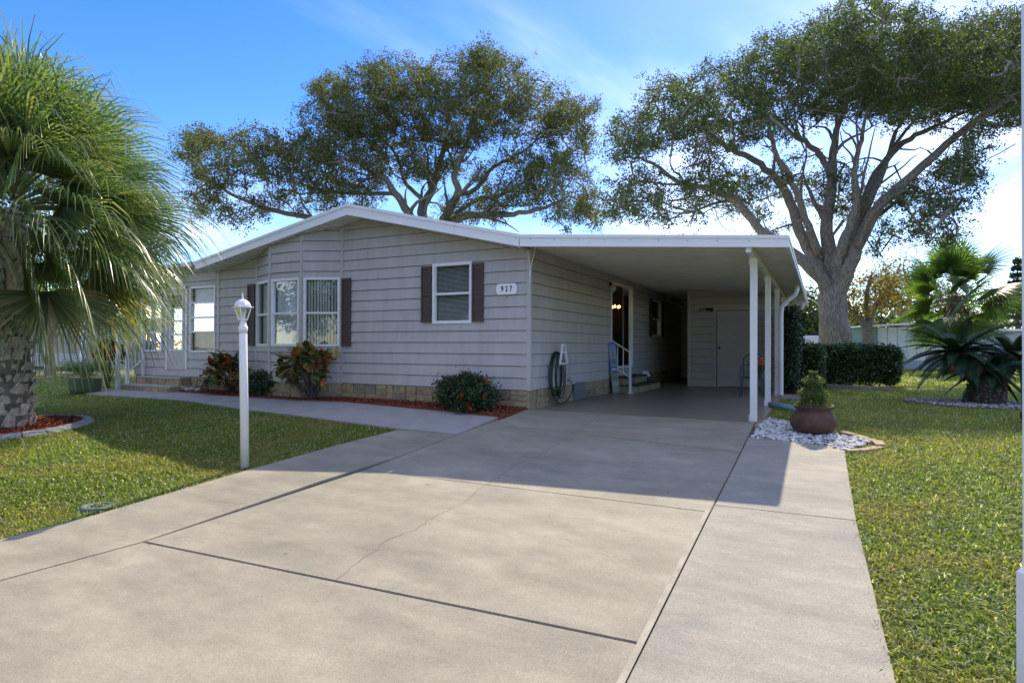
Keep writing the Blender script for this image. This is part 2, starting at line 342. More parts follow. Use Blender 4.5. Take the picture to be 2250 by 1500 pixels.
# dirt lying in the joints, and the long crack with its side branch
b = MB()
for a, c, w in (((-.575, -6.336), (3.635, -6.146), .022), ((-.23, -3.972), (3.64, -3.952), .012), ((3.66, -.6), (3.64, -3.8), .024), ((3.64, -3.8), (3.6, -13), .024), ((-.2, -2.06), (-.575, -6.33), .02)):
    for k in range(12):
        p = np.array(a)+(np.array(c)-np.array(a))*k/12; q = np.array(a)+(np.array(c)-np.array(a))*(k+1)/12; d = q-p; nn = np.array([-d[1], d[0]])/np.linalg.norm(d)*w*.5
        b.add([(*(p-nn), zd(p[1])-.01), (*(q-nn), zd(q[1])-.01), (*(q+nn), zd(q[1])-.01), (*(p+nn), zd(p[1])-.01)], [(0, 1, 2, 3)])
b.build('joint_dirt', M_CRACK, drive)
def crack(pix, w0):
    P = [T(*p)[:2] for p in pix]; pts = []
    for a, c in zip(P[:-1], P[1:]):
        n = max(2, int(np.linalg.norm(c-a)/.06))
        for k in range(n): pts.append(a+(c-a)*k/n)
    pts = np.array(pts+[P[-1]]); pts[1:-1] += rng.normal(0, .011, (len(pts)-2, 2)); b = MB()
    for i in range(len(pts)-1):
        d = pts[i+1]-pts[i]; nn = np.array([-d[1], d[0]])/(np.linalg.norm(d)+1e-9)*w0*rng.uniform(.35, 1)
        b.add([(*(pts[i]-nn), zd(pts[i][1])+.0135), (*(pts[i+1]-nn), zd(pts[i+1][1])+.0135), (*(pts[i+1]+nn), zd(pts[i+1][1])+.0135), (*(pts[i]+nn), zd(pts[i][1])+.0135)], [(0, 1, 2, 3)])
    b.build('crack', M_CRACK, drive)
b = MB(); pv_ = None
for k in range(26):                                         # pale patching mortar smeared along the right joint
    v0, v1 = -3.9-k*.16, -3.9-(k+1)*.16; w0 = w1 = .042
    b.add([(3.637-w0, v0, zd(v0)+.0135), (3.634, v0, zd(v0)+.0135), (3.634, v1, zd(v1)+.0135), (3.637-w1, v1, zd(v1)+.0135)], [(0, 1, 2, 3)])
b.build('joint_patch', mat('patch_mortar', (.355, .32, .24), .85, .15, 5, dirt=(.31, .28, .225, .8), dscale=3, speck=.25), drive)
crack([(1318, 912), (1300, 928), (1240, 966), (1180, 1005), (1140, 1020), (1075, 1062), (1020, 1105), (965, 1132), (905, 1170), (850, 1190), (828, 1210), (800, 1228), (770, 1250), (738, 1278)], .0032)
crack([(395, 1080), (430, 1090), (470, 1103), (535, 1110)], .0018)

walk = bpy.data.objects.new('walkway', None); COL.objects.link(walk); structure(walk)
def zwalk(u, v): return zt(u, v)
wr = [(-.17, -2.035, -.80), (-1.3, -1.98, -.63), (-2.45, -1.86, -.51), (-3.8, -1.81, -.385), (-5.0, -1.72, -.52), (-6.2, -1.52, -.53), (-7.3, -1.3, -.5), (-9.4, -1.25, -.36), (-10.9, -1.24, -.46), (-11.8, -1.2, -.5)]
def wrow(r, du=0): return ((r[0]+du, r[1]), (r[0]+du, r[2]))
for s in ((0, 1, 2, 3), (3, 4, 5), (5, 6, 7), (7, 8, 9)):
    slab('concrete_slab', [wrow(wr[k], -.007 if k == s[0] else (.007 if k == s[-1] else 0)) for k in s], zwalk, M_WALK, walk, lift=.016)
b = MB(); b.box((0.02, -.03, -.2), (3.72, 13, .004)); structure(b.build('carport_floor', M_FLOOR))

# mulch bed along the front wall, with loose chips
bed = [(-9.05, .02), (-9.05, -.32), (-7.3, -.49), (-6.2, -.52), (-5.0, -.51), (-3.8, -.375), (-2.45, -.50), (-1.3, -.62), (-.10, -.80), (-.02, .02)]
b = MB(); b.prism([(x, y, zt(x, y)-.1) for x, y in bed], (0, 0, .135)); structure(b.build('mulch_bed', M_MULCH))
M_CHIP = leaf_mat('mulch_chip', [(0, (.10, .03, .018)), (.5, (.27, .075, .038)), (1, (.42, .14, .07))], 0.0, .9, .1)
def chips(poly, n, zf, name, label):
    P = np.array(poly); c = np.empty((0, 2))
    while len(c) < n:
        q = rng.uniform(P.min(0), P.max(0), (n*2, 2)); c = np.vstack([c, q[in_poly(q, poly)]])
    c = c[:n]; z = np.array([zf(*p) for p in c])
    Q = leaf_quads(np.column_stack([c, z+rng.uniform(.004, .022, n)]), .06, .28, 2.2)
    o = link(name, quads_mesh(name, Q, M_CHIP)); stuff(o); tag(o, label, 'mulch')
chips(bed, 6000, lambda x, y: zt(x, y)+.037, 'mulch_chips', 'loose red wood chips along the front wall bed')

# ================================================================== HOUSE
BH = .2085; SK = .339                                     # siding exposure, skirting top
APX = (-3.70, 3.862)                                       # ridge of the gable (x, z of fascia top)
def roof_top(u): return APX[1]-.241*(u-APX[0]) if u > APX[0] else APX[1]-.187*(APX[0]-u)
def soffit_z(u): return roof_top(u)-.222
house = thing('mobile_home', 'long grey lap-sided mobile home with white gable trim, brown shutters and stone skirting', 'house', (-4, 0, 0))
def clip(poly, a, b_, c):                                   # keep a*s+b*z <= c
    out = []
    for i in range(len(poly)):
        p, q = poly[i], poly[(i+1) % len(poly)]; dp, dq = a*p[0]+b_*p[1]-c, a*q[0]+b_*q[1]-c
        if dp <= 0: out.append(p)
        if (dp < 0 < dq) or (dq < 0 < dp): t = dp/(dp-dq); out.append((p[0]+(q[0]-p[0])*t, p[1]+(q[1]-p[1])*t))
    return out
def rect_sub(rects, h):
    out = []
    for (s0, s1, z0, z1) in rects:
        a0, a1, c0, c1 = max(s0, h[0]), min(s1, h[1]), max(z0, h[2]), min(z1, h[3])
        if a0 >= a1 or c0 >= c1: out.append((s0, s1, z0, z1)); continue
        if s0 < a0: out.append((s0, a0, z0, z1))
        if a1 < s1: out.append((a1, s1, z0, z1))
        if z0 < c0: out.append((a0, a1, z0, c0))
        if c1 < z1: out.append((a0, a1, c1, z1))
    return out
def siding(name, parent, origin, direc, normal, s0, s1, z0, z1, holes=(), clips=(), m=M_SIDING, joints=(), bh=BH, zbase=SK):
    """A wall of lap boards, each its own object; the wall part itself is the backing behind them, coloured dark to draw the lap shadows."""
    origin, direc, normal = (np.array(x, float) for x in (origin, direc, normal))
    def W(s, z, d): return origin+direc*s+normal*d+np.array([0, 0, z])
    back = [(s0, s1, z0, z1)]
    for h in holes: back = rect_sub(back, h)
    bb = MB()
    for r in back:
        poly = [(r[0], r[2]), (r[1], r[2]), (r[1], r[3]), (r[0], r[3])]
        for c in clips: poly = clip(poly, *c)
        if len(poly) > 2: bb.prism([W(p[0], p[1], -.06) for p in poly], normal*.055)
    wall = bb.build(name, M_LAP_SHADE, parent); k = 0; z = zbase
    while z < z1-.01:
        rects = [(s0, s1, max(z, z0), min(z+bh-.009, z1))]  # gap below the next lap bares the dark backing as a painted shadow line
        for h in holes: rects = rect_sub(rects, h)
        nr = []
        for r in rects:
            cut = [r[0]]+[j for j in joints if r[0]+.3 < j+(k % 3)*.61 < r[1]-.3 for j in [j+(k % 3)*.61]]+[r[1]]
            for a, c in zip(cut[:-1], cut[1:]): nr.append((a+.0007*(a != r[0]), c-.0007*(c != r[1]), r[2], r[3]))
        for r in nr:
            poly = [(r[0], r[2]), (r[1], r[2]), (r[1], r[3]), (r[0], r[3])]
            for c in clips: poly = clip(poly, *c)
            if len(poly) < 3: continue
            n = len(poly); d = lambda zz: .006+.022*(1-(zz-z)/bh)+rng.uniform(0, .0006)
            b = MB(); b.add([W(p[0], p[1], d(p[1])) for p in poly]+[W(p[0], p[1], -.003) for p in poly],
                            [tuple(range(n)), tuple(range(n, 2*n))[::-1]]+[(i, n+i, n+(i+1) % n, (i+1) % n) for i in range(n)])
            b.build('siding_board', m, wall)
        z += bh; k += 1
    return wall
def strip(parent, origin, direc, normal, s, w, z0, z1, d=.03, name='trim_strip', m=None):
    o, di, n = (np.array(x, float) for x in (origin, direc, normal)); b = MB()
    b.prism([o+di*(s-w/2)+np.array([0, 0, z0])+n*(-.01), o+di*(s+w/2)+np.array([0, 0, z0])+n*(-.01), o+di*(s+w/2)+np.array([0, 0, z0])+n*d, o+di*(s-w/2)+np.array([0, 0, z0])+n*d], (0, 0, z1-z0))
    return b.build(name, m or M_TRIM, parent)
def window(parent, origin, direc, normal, s0, s1, z0, z1, rails=(.5,), vert=(), fw=.055, blind='none', glass=None, depth=.4, name='window', label=None, mw=.014):
    """Frame with rails, panes, and what hangs behind the glass in a dark room niche."""
    o, di, n = (np.array(x, float) for x in (origin, direc, normal)); up = np.array([0, 0, 1.0])
    def W(s, z, d): return o+di*s+n*d+up*z
    def bx(b, a0, a1, c0, c1, d0, d1): b.prism([W(a0, c0, d0), W(a1, c0, d0), W(a1, c1, d0), W(a0, c1, d0)], n*(d1-d0))
    b = MB(); bx(b, s0, s1, z0, z0+fw, -.05, .035); bx(b, s0, s1, z1-fw, z1, -.05, .035); bx(b, s0, s0+fw, z0+fw, z1-fw, -.05, .033); bx(b, s1-fw, s1, z0+fw, z1-fw, -.05, .033)
    w = b.build(name, M_FASCIA, parent)
    if label: w['label'] = label
    ih = z1-z0-2*fw; ys = [z0+fw]+[z0+fw+ih*r for r in rails]+[z1-fw]; iw = s1-s0-2*fw; xs = [s0+fw]+[s0+fw+iw*r for r in vert]+[s1-fw]
    for y in ys[1:-1]: b = MB(); bx(b, s0+fw, s1-fw, y-.02, y+.02, -.045, .022); b.build('rail', M_FASCIA, w)
    for x in xs[1:-1]: b = MB(); bx(b, x-mw, x+mw, z0+fw, z1-fw, -.044, .018 if mw > .01 else -.02); b.build('mullion', M_FASCIA, w)
    for y0, y1 in zip(ys[:-1], ys[1:]):
        for x0, x1 in zip(xs[:-1], xs[1:]):
            b = MB(); t = rng.uniform(-.002, .002); b.add([W(x0, y0, -.02), W(x1, y0, -.02+t), W(x1, y1, -.02), W(x0, y1, -.02-t)], [(0, 1, 2, 3)]); b.build('pane', glass or M_GLASS, w)
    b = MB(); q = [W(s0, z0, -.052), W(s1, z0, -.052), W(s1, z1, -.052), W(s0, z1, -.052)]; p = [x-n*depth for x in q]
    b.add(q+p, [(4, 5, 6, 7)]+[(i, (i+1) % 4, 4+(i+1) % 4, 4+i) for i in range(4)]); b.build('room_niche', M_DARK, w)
    if blind == 'mini':
        b = MB(); z = z0+fw+.01
        while z < z1-fw:
            b.add([W(s0+fw+.01, z, -.06), W(s1-fw-.01, z, -.06), W(s1-fw-.01, z+.011, -.078), W(s0+fw+.01, z+.011, -.078)], [(0, 1, 2, 3)]); z += .0235
        stuff(b.build('blind', M_BLIND, w))
    elif blind in ('vertical', 'curtain'):
        b = MB(); x = s0+fw+.005; st = .062 if blind == 'vertical' else .035; wd = .034 if blind == 'vertical' else .036
        while x < s1-fw-.03:
            a = rng.uniform(.012, .03); b.add([W(x, z0+fw, -.1), W(x+wd, z0+fw, -.1-a), W(x+wd, z1-fw-.01, -.1-a), W(x, z1-fw-.01, -.1)], [(0, 1, 2, 3)]); x += st*rng.uniform(.9, 1.1)
        stuff(b.build('blind', M_BLIND if blind == 'vertical' else M_CURTAIN, w))
    return w
def shutter(parent, s0, s1, z0, z1):
    b = MB(); b.box((s0, -.062, z0), (s0+.035, -.02, z1)); b.box((s1-.035, -.062, z0), (s1, -.02, z1))
    for zz in (z0, (z0+z1)/2-.03, z1-.05): b.box((s0+.035, -.060, zz), (s1-.035, -.02, zz+.05))
    b.box((s0+.035, -.042, z0+.05), (s1-.035, -.03, z1-.05)); o = b.build('shutter', M_SHUTTER, parent); b = MB(); z = z0+.055
    while z < z1-.08:
        if abs(z+.02-(z0+z1)/2) > .055: b.prism([(s0+.036, -.043, z+.036), (s0+.036, -.055, z), (s0+.036, -.051, z-.003), (s0+.036, -.0425, z+.030)], (s1-s0-.072, 0, 0))
        z += .040
    stuff(b.build('louvres', M_SHUTTER, o))
X, NF = (1, 0, 0), (0, -1, 0)
roofclip = [(.241, 1, soffit_z(APX[0])+.241*APX[0]), (-.187, 1, soffit_z(APX[0])-.187*APX[0])]
# front wall right of the bay, with the small shuttered window
WIN = (-2.02, -1.155, 1.515, 2.646)
siding('front_wall', house, (0, 0, 0), X, NF, -4.27, -.045, SK, 3.75, [WIN], roofclip, joints=(-3.6,))
window(house, (0, 0, 0), X, NF, *WIN, rails=(.49,), blind='mini', label='small white window with horizontal blinds')
shutter(house, -2.262, -2.035, 1.545, 2.60); shutter(house, -1.14, -.905, 1.545, 2.60)
shutter(house, -4.245, -4.012, 1.085, 2.475); shutter(house, -7.05, -6.825, 1.085, 2.475)
# the bay: three faces
A_, B_, C_, D_ = (-6.78, 0), (-5.95, -.36), (-5.04, -.36), (-4.27, 0)
for (p, q, kind) in ((A_, B_, 'curtain'), (B_, C_, 'curtain'), (C_, D_, 'vertical')):
    p, q = np.array(p), np.array(q); L = np.linalg.norm(q-p); d = (q-p)/L; n = np.array([d[1], -d[0]])
    o3, d3, n3 = (p[0], p[1], 0), (d[0], d[1], 0), (n[0], n[1], 0)
    cl = [(-.187*d[0], 1, soffit_z(APX[0])-.187*(APX[0]-p[0]))]
    hole = (.045, L-.045, 1.08, 2.50)
    siding('bay_wall', house, o3, d3, n3, .012, L-.012, SK, 3.7, [hole], cl)
    window(house, o3, d3, n3, *hole, rails=(.485,), fw=.05, blind=kind, depth=.25, label='tall white bay window with vertical blinds')
for (x, y) in (A_, B_, C_, D_):
    b = MB(); b.prism([(x-.03, y-.034, SK-.01), (x+.03, y-.034, SK-.01), (x+.03, y+.02, SK-.01), (x-.03, y+.02, SK-.01)], (0, 0, soffit_z(x)-SK)); b.build('trim_strip', M_TRIM, house)
b = MB(); b.prism([(*A_, SK-.03), (*B_, SK-.03), (*C_, SK-.03), (*D_, SK-.03)], (0, 0, .025)); b.build('bay_floor', M_TRIM, house)
# front wall left of the bay and the low front room with its door
siding('front_wall', house, (0, 0, 0), X, NF, -8.03, -6.81, SK, 3.2, [], roofclip)
strip(house, (0, 0, 0), X, NF, -8.07, .075, SK-.01, 2.85)
W1, DR, W2 = (-9.10, -8.18, .93, 2.50), (-10.02, -9.20, .50, 2.52), (-11.02, -10.18, .93, 2.50)
siding('front_room_wall', house, (0, 0, 0), X, NF, -11.25, -8.11, SK, 2.95, [W1, DR, W2])
window(house, (0, 0, 0), X, NF, *W1, rails=(.3, .53, .77), vert=(), fw=.04, blind='curtain', label='tall narrow white window beside the front door')
window(house, (0, 0, 0), X, NF, *W2, rails=(.3, .53, .77), fw=.04, blind='curtain', label='tall narrow white window left of the front door')
door = MB().box((DR[0]+.05, -.03, DR[2]), (DR[1]-.05, .02, DR[2]+.46)).box((DR[0]+.05, -.03, DR[2]+.46), (DR[0]+.15, .02, DR[3]-.06)).box((DR[1]-.15, -.03, DR[2]+.46), (DR[1]-.05, .02, DR[3]-.06)).box((DR[0]+.15, -.03, DR[3]-.16), (DR[1]-.15, .02, DR[3]-.06)).build('front_door', M_TRIM, house)
window(door, (0, 0, 0), X, NF, DR[0]+.15, DR[1]-.15, DR[2]+.46, DR[3]-.16, rails=(.27, .52, .76), fw=.035, blind='none', name='door_window')
b = MB(); b.box((DR[0], -.035, DR[2]), (DR[0]+.05, .02, DR[3])); b.box((DR[1]-.05, -.035, DR[2]), (DR[1], .02, DR[3])); b.box((DR[0], -.035, DR[3]-.06), (DR[1], .02, DR[3])); b.build('door_frame', M_FASCIA, house)
b = MB(); b.tube([(DR[1]-.10, -.03, 1.42), (DR[1]-.10, -.075, 1.42), (DR[1]-.17, -.075, 1.42)], .011, 6); b.build('door_handle', M_WHITE, door)
strip(house, (0, 0, 0), X, NF, -11.27, .07, SK-.01, 2.95)
b = MB(); b.prism([(-11.6, -.35, 2.95), (-8.2, -.35, 2.95), (-8.2, -.35, 3.05), (-11.6, -.35, 2.99)], (0, 7, 0)); b.build('front_room_roof', M_FASCIA, house)
b = MB(); b.box((-11.27, .02, -.2), (-11.2, 6.6, 2.95)); b.build('front_room_side_wall', M_SIDING, house)
# corner trim and the side wall under the carport
b = MB(); b.box((-.045, -.03, SK-.01), (.03, .045, 2.93)); b.build('corner_trim', M_TRIM, house)
SD, SW = (4.50, 6.35, .56, 2.67), (8.35, 9.5, 1.40, 2.52)
siding('side_wall', house, (0, 0, 0), (0, 1, 0), (1, 0, 0), .045, 13.0, SK, 2.90, [SD, SW], joints=(2.7, 6.9, 10.5))
window(house, (0, 0, 0), (0, 1, 0), (1, 0, 0), *SW, rails=(.48,), blind='none', label='white sash window deep in the carport')
for s in ((8.05, 8.33), (9.52, 9.8)):
    b = MB(); b.box((.015, s[0], 1.4), (.055, s[1], 2.52)); b.build('shutter', M_SHUTTER, house)
# sliding glass door on the side wall, a dark room and a small chandelier behind it
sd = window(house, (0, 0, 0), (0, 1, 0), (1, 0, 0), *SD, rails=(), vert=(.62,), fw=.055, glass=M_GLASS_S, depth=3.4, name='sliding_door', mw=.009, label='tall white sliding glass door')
b = MB(); b.box((-8.0, 13.0, -.2), (-.02, 13.06, 2.9)); b.build('rear_wall', M_SIDING, house)
b = MB(); b.box((-8.09, .05, -.2), (-8.04, 12.98, 2.9)); b.build('far_side_wall', M_SIDING, house)
cp = onU(1352, 677, -.30)
ch = thing('chandelier', 'small lit orange chandelier seen through the sliding door', 'chandelier', cp)
b = MB(); b.tube([cp+np.array([0, 0, .04]), cp+np.array([0, 0, .35])], .012, 6); b.tube([cp+np.array([-.1, -.1, .0]), cp+np.array([0, 0, .05]), cp+np.array([.1, .1, .0])], .01, 6); b.build('stem', M_BLACK, ch)
M_BULB = emit_mat('warm_bulb', (1.0, .36, .10), 9.0)
for a in range(5):
    b = MB(); q = cp+np.array([.11*math.cos(a*1.257), .13*math.sin(a*1.257), .02]); b.lathe(q, [(.004, -.02), (.022, 0), (.026, .02), (.012, .045), (.002, .06)], 8); b.build('bulb', M_BULB, ch)
# gable roof, fascia and soffit
OV = -.5
EL, ER = -8.25, .035
b = MB(); zl, zr = roof_top(EL), roof_top(ER)
b.loft([[(EL, y, zl-.05), (EL, y, zl-.004), (APX[0], y, APX[1]-.004), (ER, y, zr-.004), (ER, y, zr-.05), (APX[0], y, APX[1]-.05)] for y in (OV+.03, 13.4)])
b.build('roof', mat('white_roof', (.72, .72, .71), .5, .05, 3), house)
def fascia(parent, pts, h, y, name='fascia'):
    """board with a drip-edge cap along the top and a thin return at the bottom."""
    b = MB(); n = len(pts)
    for (u0, z0, h0), (u1, z1, h1) in zip(pts[:-1], pts[1:]):
        for (t0, t1, dy) in ((0.0, .27, -.014), (.275, .86, 0.0), (.865, 1.0, -.009)):
            b.prism([(u0, y+dy, z0-h0*t0), (u1, y+dy, z1-h1*t0), (u1, y+dy, z1-h1*t1), (u0, y+dy, z0-h0*t1)], (0, .03, 0))
    return b.build(name, M_FASCIA, parent)
fa = fascia(house, [(EL, zl, .2), (APX[0], APX[1], .222), (ER, zr, .205)], .2, OV)
b = MB()
for i in range(14):                                        # screw heads
    u = EL+.3+i*.61; b.box((u-.006, OV-.004, roof_top(u)-.085), (u+.006, OV+.005, roof_top(u)-.073))
stuff(b.build('screws', M_GREY, fa))
b = MB(); u = EL+.02; k = 0
while u < ER-.05:                                          # vented soffit pans running from wall to fascia
    u1 = min(u+.20, APX[0] if u < APX[0]-1e-6 else ER)
    if u1-u > .03:
        b.prism([(u+.002, OV+.03, soffit_z(u+.002)+.010), (u1-.022, OV+.03, soffit_z(u1-.022)+.010), (u1-.022, OV+.03, soffit_z(u1-.022)+.02), (u+.002, OV+.03, soffit_z(u+.002)+.02)], (0, .5, 0))
        b.prism([(u1-.022, OV+.03, soffit_z(u1-.022)-.004), (u1-.002, OV+.03, soffit_z(u1)-.004), (u1-.002, OV+.03, soffit_z(u1)+.02), (u1-.022, OV+.03, soffit_z(u1-.022)+.02)], (0, .5, 0))
    u = u1
b.build('soffit', M_SOFFIT, house)
# stone skirting
def skirting(origin, direc, normal, L, z0f, top, seed, gaps=()):
    r = random.Random(seed); o, d, n = (np.array(x, float) for x in (origin, direc, normal)); up = np.array([0, 0, 1.0])
    zlo = min(z0f(0), z0f(L))-.05; b = MB(); q = [o+up*zlo, o+d*L+up*zlo, o+d*L+up*top, o+up*top]; b.prism([p-n*.07 for p in q], n*.055)
    sk = b.build('skirting', M_MORTAR, house)
    rot = math.atan2(d[1], d[0]); s = .0
    def put(s0, s1, a, c):
        if s1-s0 < .06 or c-a < .03: return
        m = r.choice(STONES); ob = link('stone_block', m, sk); w = o+d*(s0+s1)/2+up*(a+c)/2-n*.012-org(house); ob.location = tuple(w)
        ob.rotation_euler = (0, 0, rot); ob.scale = (s1-s0-.016, .05+r.uniform(0, .012), c-a-.016)
    while s < L-.02:
        w = r.choice((.46, .62, .80, .55)); e = min(s+w, L)
        if L-e < .18: e = L
        zb = min(z0f(s), z0f(e))-.05; hole = any(g0 < (s+e)/2 < g1 for g0, g1 in gaps)
        if not hole:
            k = r.random(); h = top-zb
            if k < .4: c = zb+h*r.uniform(.52, .62); m_ = s+(e-s)*r.uniform(.38, .6); put(s, e, c, top); put(s, m_, zb, c); put(m_, e, zb, c)
            elif k < .75: c = zb+h*r.uniform(.5, .6); c2 = c+(top-c)*.5; m_ = s+(e-s)*r.uniform(.5, .68); put(s, m_, c, top); put(m_, e, c2, top); put(m_, e, c, c2); put(s, e, zb, c)
            else: m_ = s+(e-s)*r.uniform(.3, .4); put(s, m_, zb, top); c = zb+h*.66; put(m_, e, c, top); c3 = zb+h*.34; put(m_, e, c3, c); put(m_, e, zb, c3)
        s = e
    return sk
def bevel_block(m):
    me = bpy.data.meshes.new('stone_block'); bm = bmesh.new(); bmesh.ops.create_cube(bm, size=1.0); bmesh.ops.bevel(bm, geom=list(bm.edges), offset=.035, segments=1, affect='EDGES')
    for v in bm.verts: v.co += Vector((rng.uniform(-.012, .012), rng.uniform(-.03, .03), rng.uniform(-.012, .012)))
    bm.to_mesh(me); bm.free(); me.materials.append(m); return me
STONES = [bevel_block(M_STONE), bevel_block(M_STONE2), bevel_block(M_STONE), bevel_block(mat('skirt_stone_dark', (.24, .205, .14), .85, .2, 9, .5, 45, dirt=(.11, .10, .09, .6), dscale=8))]
gz = lambda s: -.10
skirting((-4.27, 0, 0), X, NF, 4.25, gz, SK, 1); skirting((-8.05, 0, 0), X, NF, 1.27, gz, SK, 2)
for (p, q, sd_) in ((A_, B_, 3), (B_, C_, 4), (C_, D_, 5)):
    p, q = np.array(p), np.array(q); L = np.linalg.norm(q-p); d = (q-p)/L
    skirting((p[0], p[1], 0), (d[0], d[1], 0), (d[1], -d[0], 0), L, gz, SK-.03, sd_)
skirting((-11.25, 0, 0), X, NF, 3.2, gz, SK, 6)
skirting((0, .0, 0), (0, 1, 0), (1, 0, 0), 13.0, lambda s: .0, SK, 7, gaps=((2.1, 2.75),))
b = MB(); b.box((.005, 2.08, .02), (.03, 2.68, .36)); v_ = b.build('foundation_vent', M_GREY, house); b = MB()
for k in range(9): b.prism([(.03, 2.1, .045+k*.035), (.045, 2.1, .04+k*.035), (.045, 2.1, .048+k*.035), (.03, 2.1, .062+k*.035)], (0, .56, 0))
stuff(b.build('vent_louvres', M_GREY, v_))
# wall lamp, outlet cover, tap and pictures on the side wall
b = MB(); p = onU(1341, 628, .02); b.lathe(p+np.array([.06, 0, -.05]), [(.03, -.09), (.075, -.05), (.085, 0), (.07, .05), (.02, .08)], 12); wl_ = b.build('wall_lamp', mat('lamp_glass', (.62, .62, .58), .25, .05, 8), house, True)
b = MB(); b.box(tuple(p+np.array([-.01, -.05, -.05])), tuple(p+np.array([.03, .05, .08]))); b.build('bracket', M_BLACK, wl_)
p = onU(1239.5, 788, .02); b = MB(); b.box((.02, p[1]-.045, p[2]-.05), (.045, p[1]+.045, p[2]+.06)); b.build('outlet_cover', M_WHITE, house)
tp = onU(1250, 836, .05); b = MB(); b.tube([(.0, tp[1], tp[2]), (.09, tp[1], tp[2]), (.11, tp[1]+.0, tp[2]-.04)], .014, 8); b.lathe((.075, tp[1], tp[2]+.02), [(.006, 0), (.006, .025), (.03, .03), (.03, .042)], 8); b.build('tap', mat('brass', (.35, .25, .1), .4, .1, 20, metallic=.8), house)
for (x0, x1, y0, y1) in ((1467, 1484, 650, 668), (1489, 1500, 662, 675)):
    a, c = onU(x0, y0, .02), onU(x1, y1, .02); pf = thing('framed_picture', 'small framed picture high on the carport wall, '+('nearer the window' if x0 < 1480 else 'nearer the storage room'), 'picture', (.02, a[1], c[2]))
    b = MB(); b.box((.02, a[1], c[2]), (.05, c[1], a[2])); b.build('frame', M_WHITE, pf); b = MB(); b.box((.0505, a[1]+.08, c[2]+.05), (.053, c[1]-.08, a[2]-.05)); b.build('picture_print', mat('print_paper', (.16, .18, .2), .6, .4, 5), pf)

# ================================================================== CARPORT
cp_ = thing('carport', 'white flat-roofed carport on slim square posts attached to the house', 'carport', (3.6, .19, 0))
RI, RO = .05, 4.11                                          # inner and outer roof edge
def cz(u): return 2.955-.0833*(u-.03)                        # top of carport roof edge
fc = fascia(cp_, [(RI, cz(RI), .2), (RO, cz(RO)-.0, .165)], .2, OV)
b = MB()
for i in range(9):
    u = .25+i*.42; b.box((u-.007, OV-.005, cz(u)-.088), (u+.007, OV+.005, cz(u)-.074))
stuff(b.build('screws', M_GREY, fc))
b = MB()                                                    # ribbed roof pans: flats and ribs across the span
y = OV+.03
while y < 12.9:
    for (a, c, dz) in ((0, .165, 0.0), (.16, .2, -.03)):
        b.prism([(RI-.03, y+a, cz(RI)-.115+dz), (RO-.02, y+a, cz(RO)-.105+dz), (RO-.02, y+c, cz(RO)-.105+dz), (RI-.03, y+c, cz(RI)-.115+dz)], (0, 0, .03-dz))
    y += .2
b.build('roof_pans', M_CEIL, cp_)
b = MB(); b.prism([(RI, OV+.03, cz(RI)-.01), (RO, OV+.03, cz(RO)-.01), (RO, OV+.03, cz(RO)-.04), (RI, OV+.03, cz(RI)-.04)], (0, 13.4, 0)); b.build('roof_top', M_WHITE, cp_)
b = MB()                                                    # gutter-shaped side fascia
for (t0, t1, dx) in ((0, .05, .012), (.051, .13, 0), (.131, .165, .014)):
    b.box((RO-.03, OV+.0325, cz(RO)-t1), (RO+dx, 12.95, cz(RO)-t0))
b.build('gutter', M_FASCIA, cp_)
b = MB(); b.box((3.565, OV+.04, cz(3.6)-.235), (3.635, 8.0, cz(3.6)-.135)); b.build('beam', M_WHITE, cp_)
for yv in (.19, 2.87, 5.5, 8.0):
    b = MB(); b.box((3.56, yv-.045, .0), (3.655, yv+.045, cz(3.6)-.235)); po = b.build('post', M_WHITE, cp_)
    b = MB(); b.box((3.545, yv-.06, .002), (3.556, yv+.06, .10)); b.box((3.545, yv-.06, cz(3.6)-.34), (3.556, yv+.06, cz(3.6)-.2)); b.build('post_bracket', M_WHITE, po)
def downspout(y0, off, drop=0.02):
    z0 = cz(RO)-.165; b = MB(); pts = [(RO-.09, y0, z0+.02), (RO-.09, y0, z0-.10), (RO-.13, y0, z0-.19), (3.80, y0, z0-.34), (3.72, y0, z0-.44), (3.70, y0, z0-.6), (3.70, y0, drop)]
    b.tube(pts, .052, 10); b.build('downspout', M_WHITE, cp_, False)
downspout(5.3, 0); downspout(10.5, 0, 1.0)
# loose cord hanging in a Y at the house corner
b = MB(); c0 = onV(1166, 590, -.06); q = onV(1158, 541, -.06); r_ = onV(1177, 541, -.06)
b.tube([q, c0+np.array([-.01, 0, .05]), c0, c0+np.array([-.012, 0, -.25])], .008, 6); b.tube([r_, c0+np.array([.01, 0, .05]), c0], .008, 6); b.tube([c0+np.array([-.004, 0, 0]), c0+np.array([-.02, .0, -.12])], .012, 6)
tag(b.build('hanging_cord', M_WHITE), 'knotted white cord hanging in a Y at the house corner', 'cord')

# storage room at the back of the carport
shed = thing('storage_room', 'beige lap-sided storage room closing the back of the carport', 'shed', (1.15, 8.0, 0))
M_SHED = mat('storage_siding', (.47, .44, .385), .6, .06, 3, .1, 150)
DD = (1.92, 2.84, .03, 2.11)
siding('front_wall', shed, (0, 8.0, 0), X, NF, 1.22, 3.62, .0, 2.70, [DD], m=M_SHED, zbase=.0)
b = MB(); b.box((1.14, 7.965, 0), (1.22, 8.04, 2.70)); b.build('corner_trim', M_TRIM, shed)
b = MB(); b.box((1.15, 8.04, 0), (1.2, 12.9, 2.7)); b.build('passage_wall', M_SHED, shed)
b = MB(); b.box((.02, 12.7, 0), (1.15, 12.76, 2.86)); b.build('passage_end_wall', M_SHED, shed)
b = MB(); b.box((3.56, 8.06, 0), (3.62, 12.9, 2.5)); b.box((1.2, 12.85, 0), (3.6, 12.9, 2.6)); b.build('outer_wall', M_WHITE, shed)
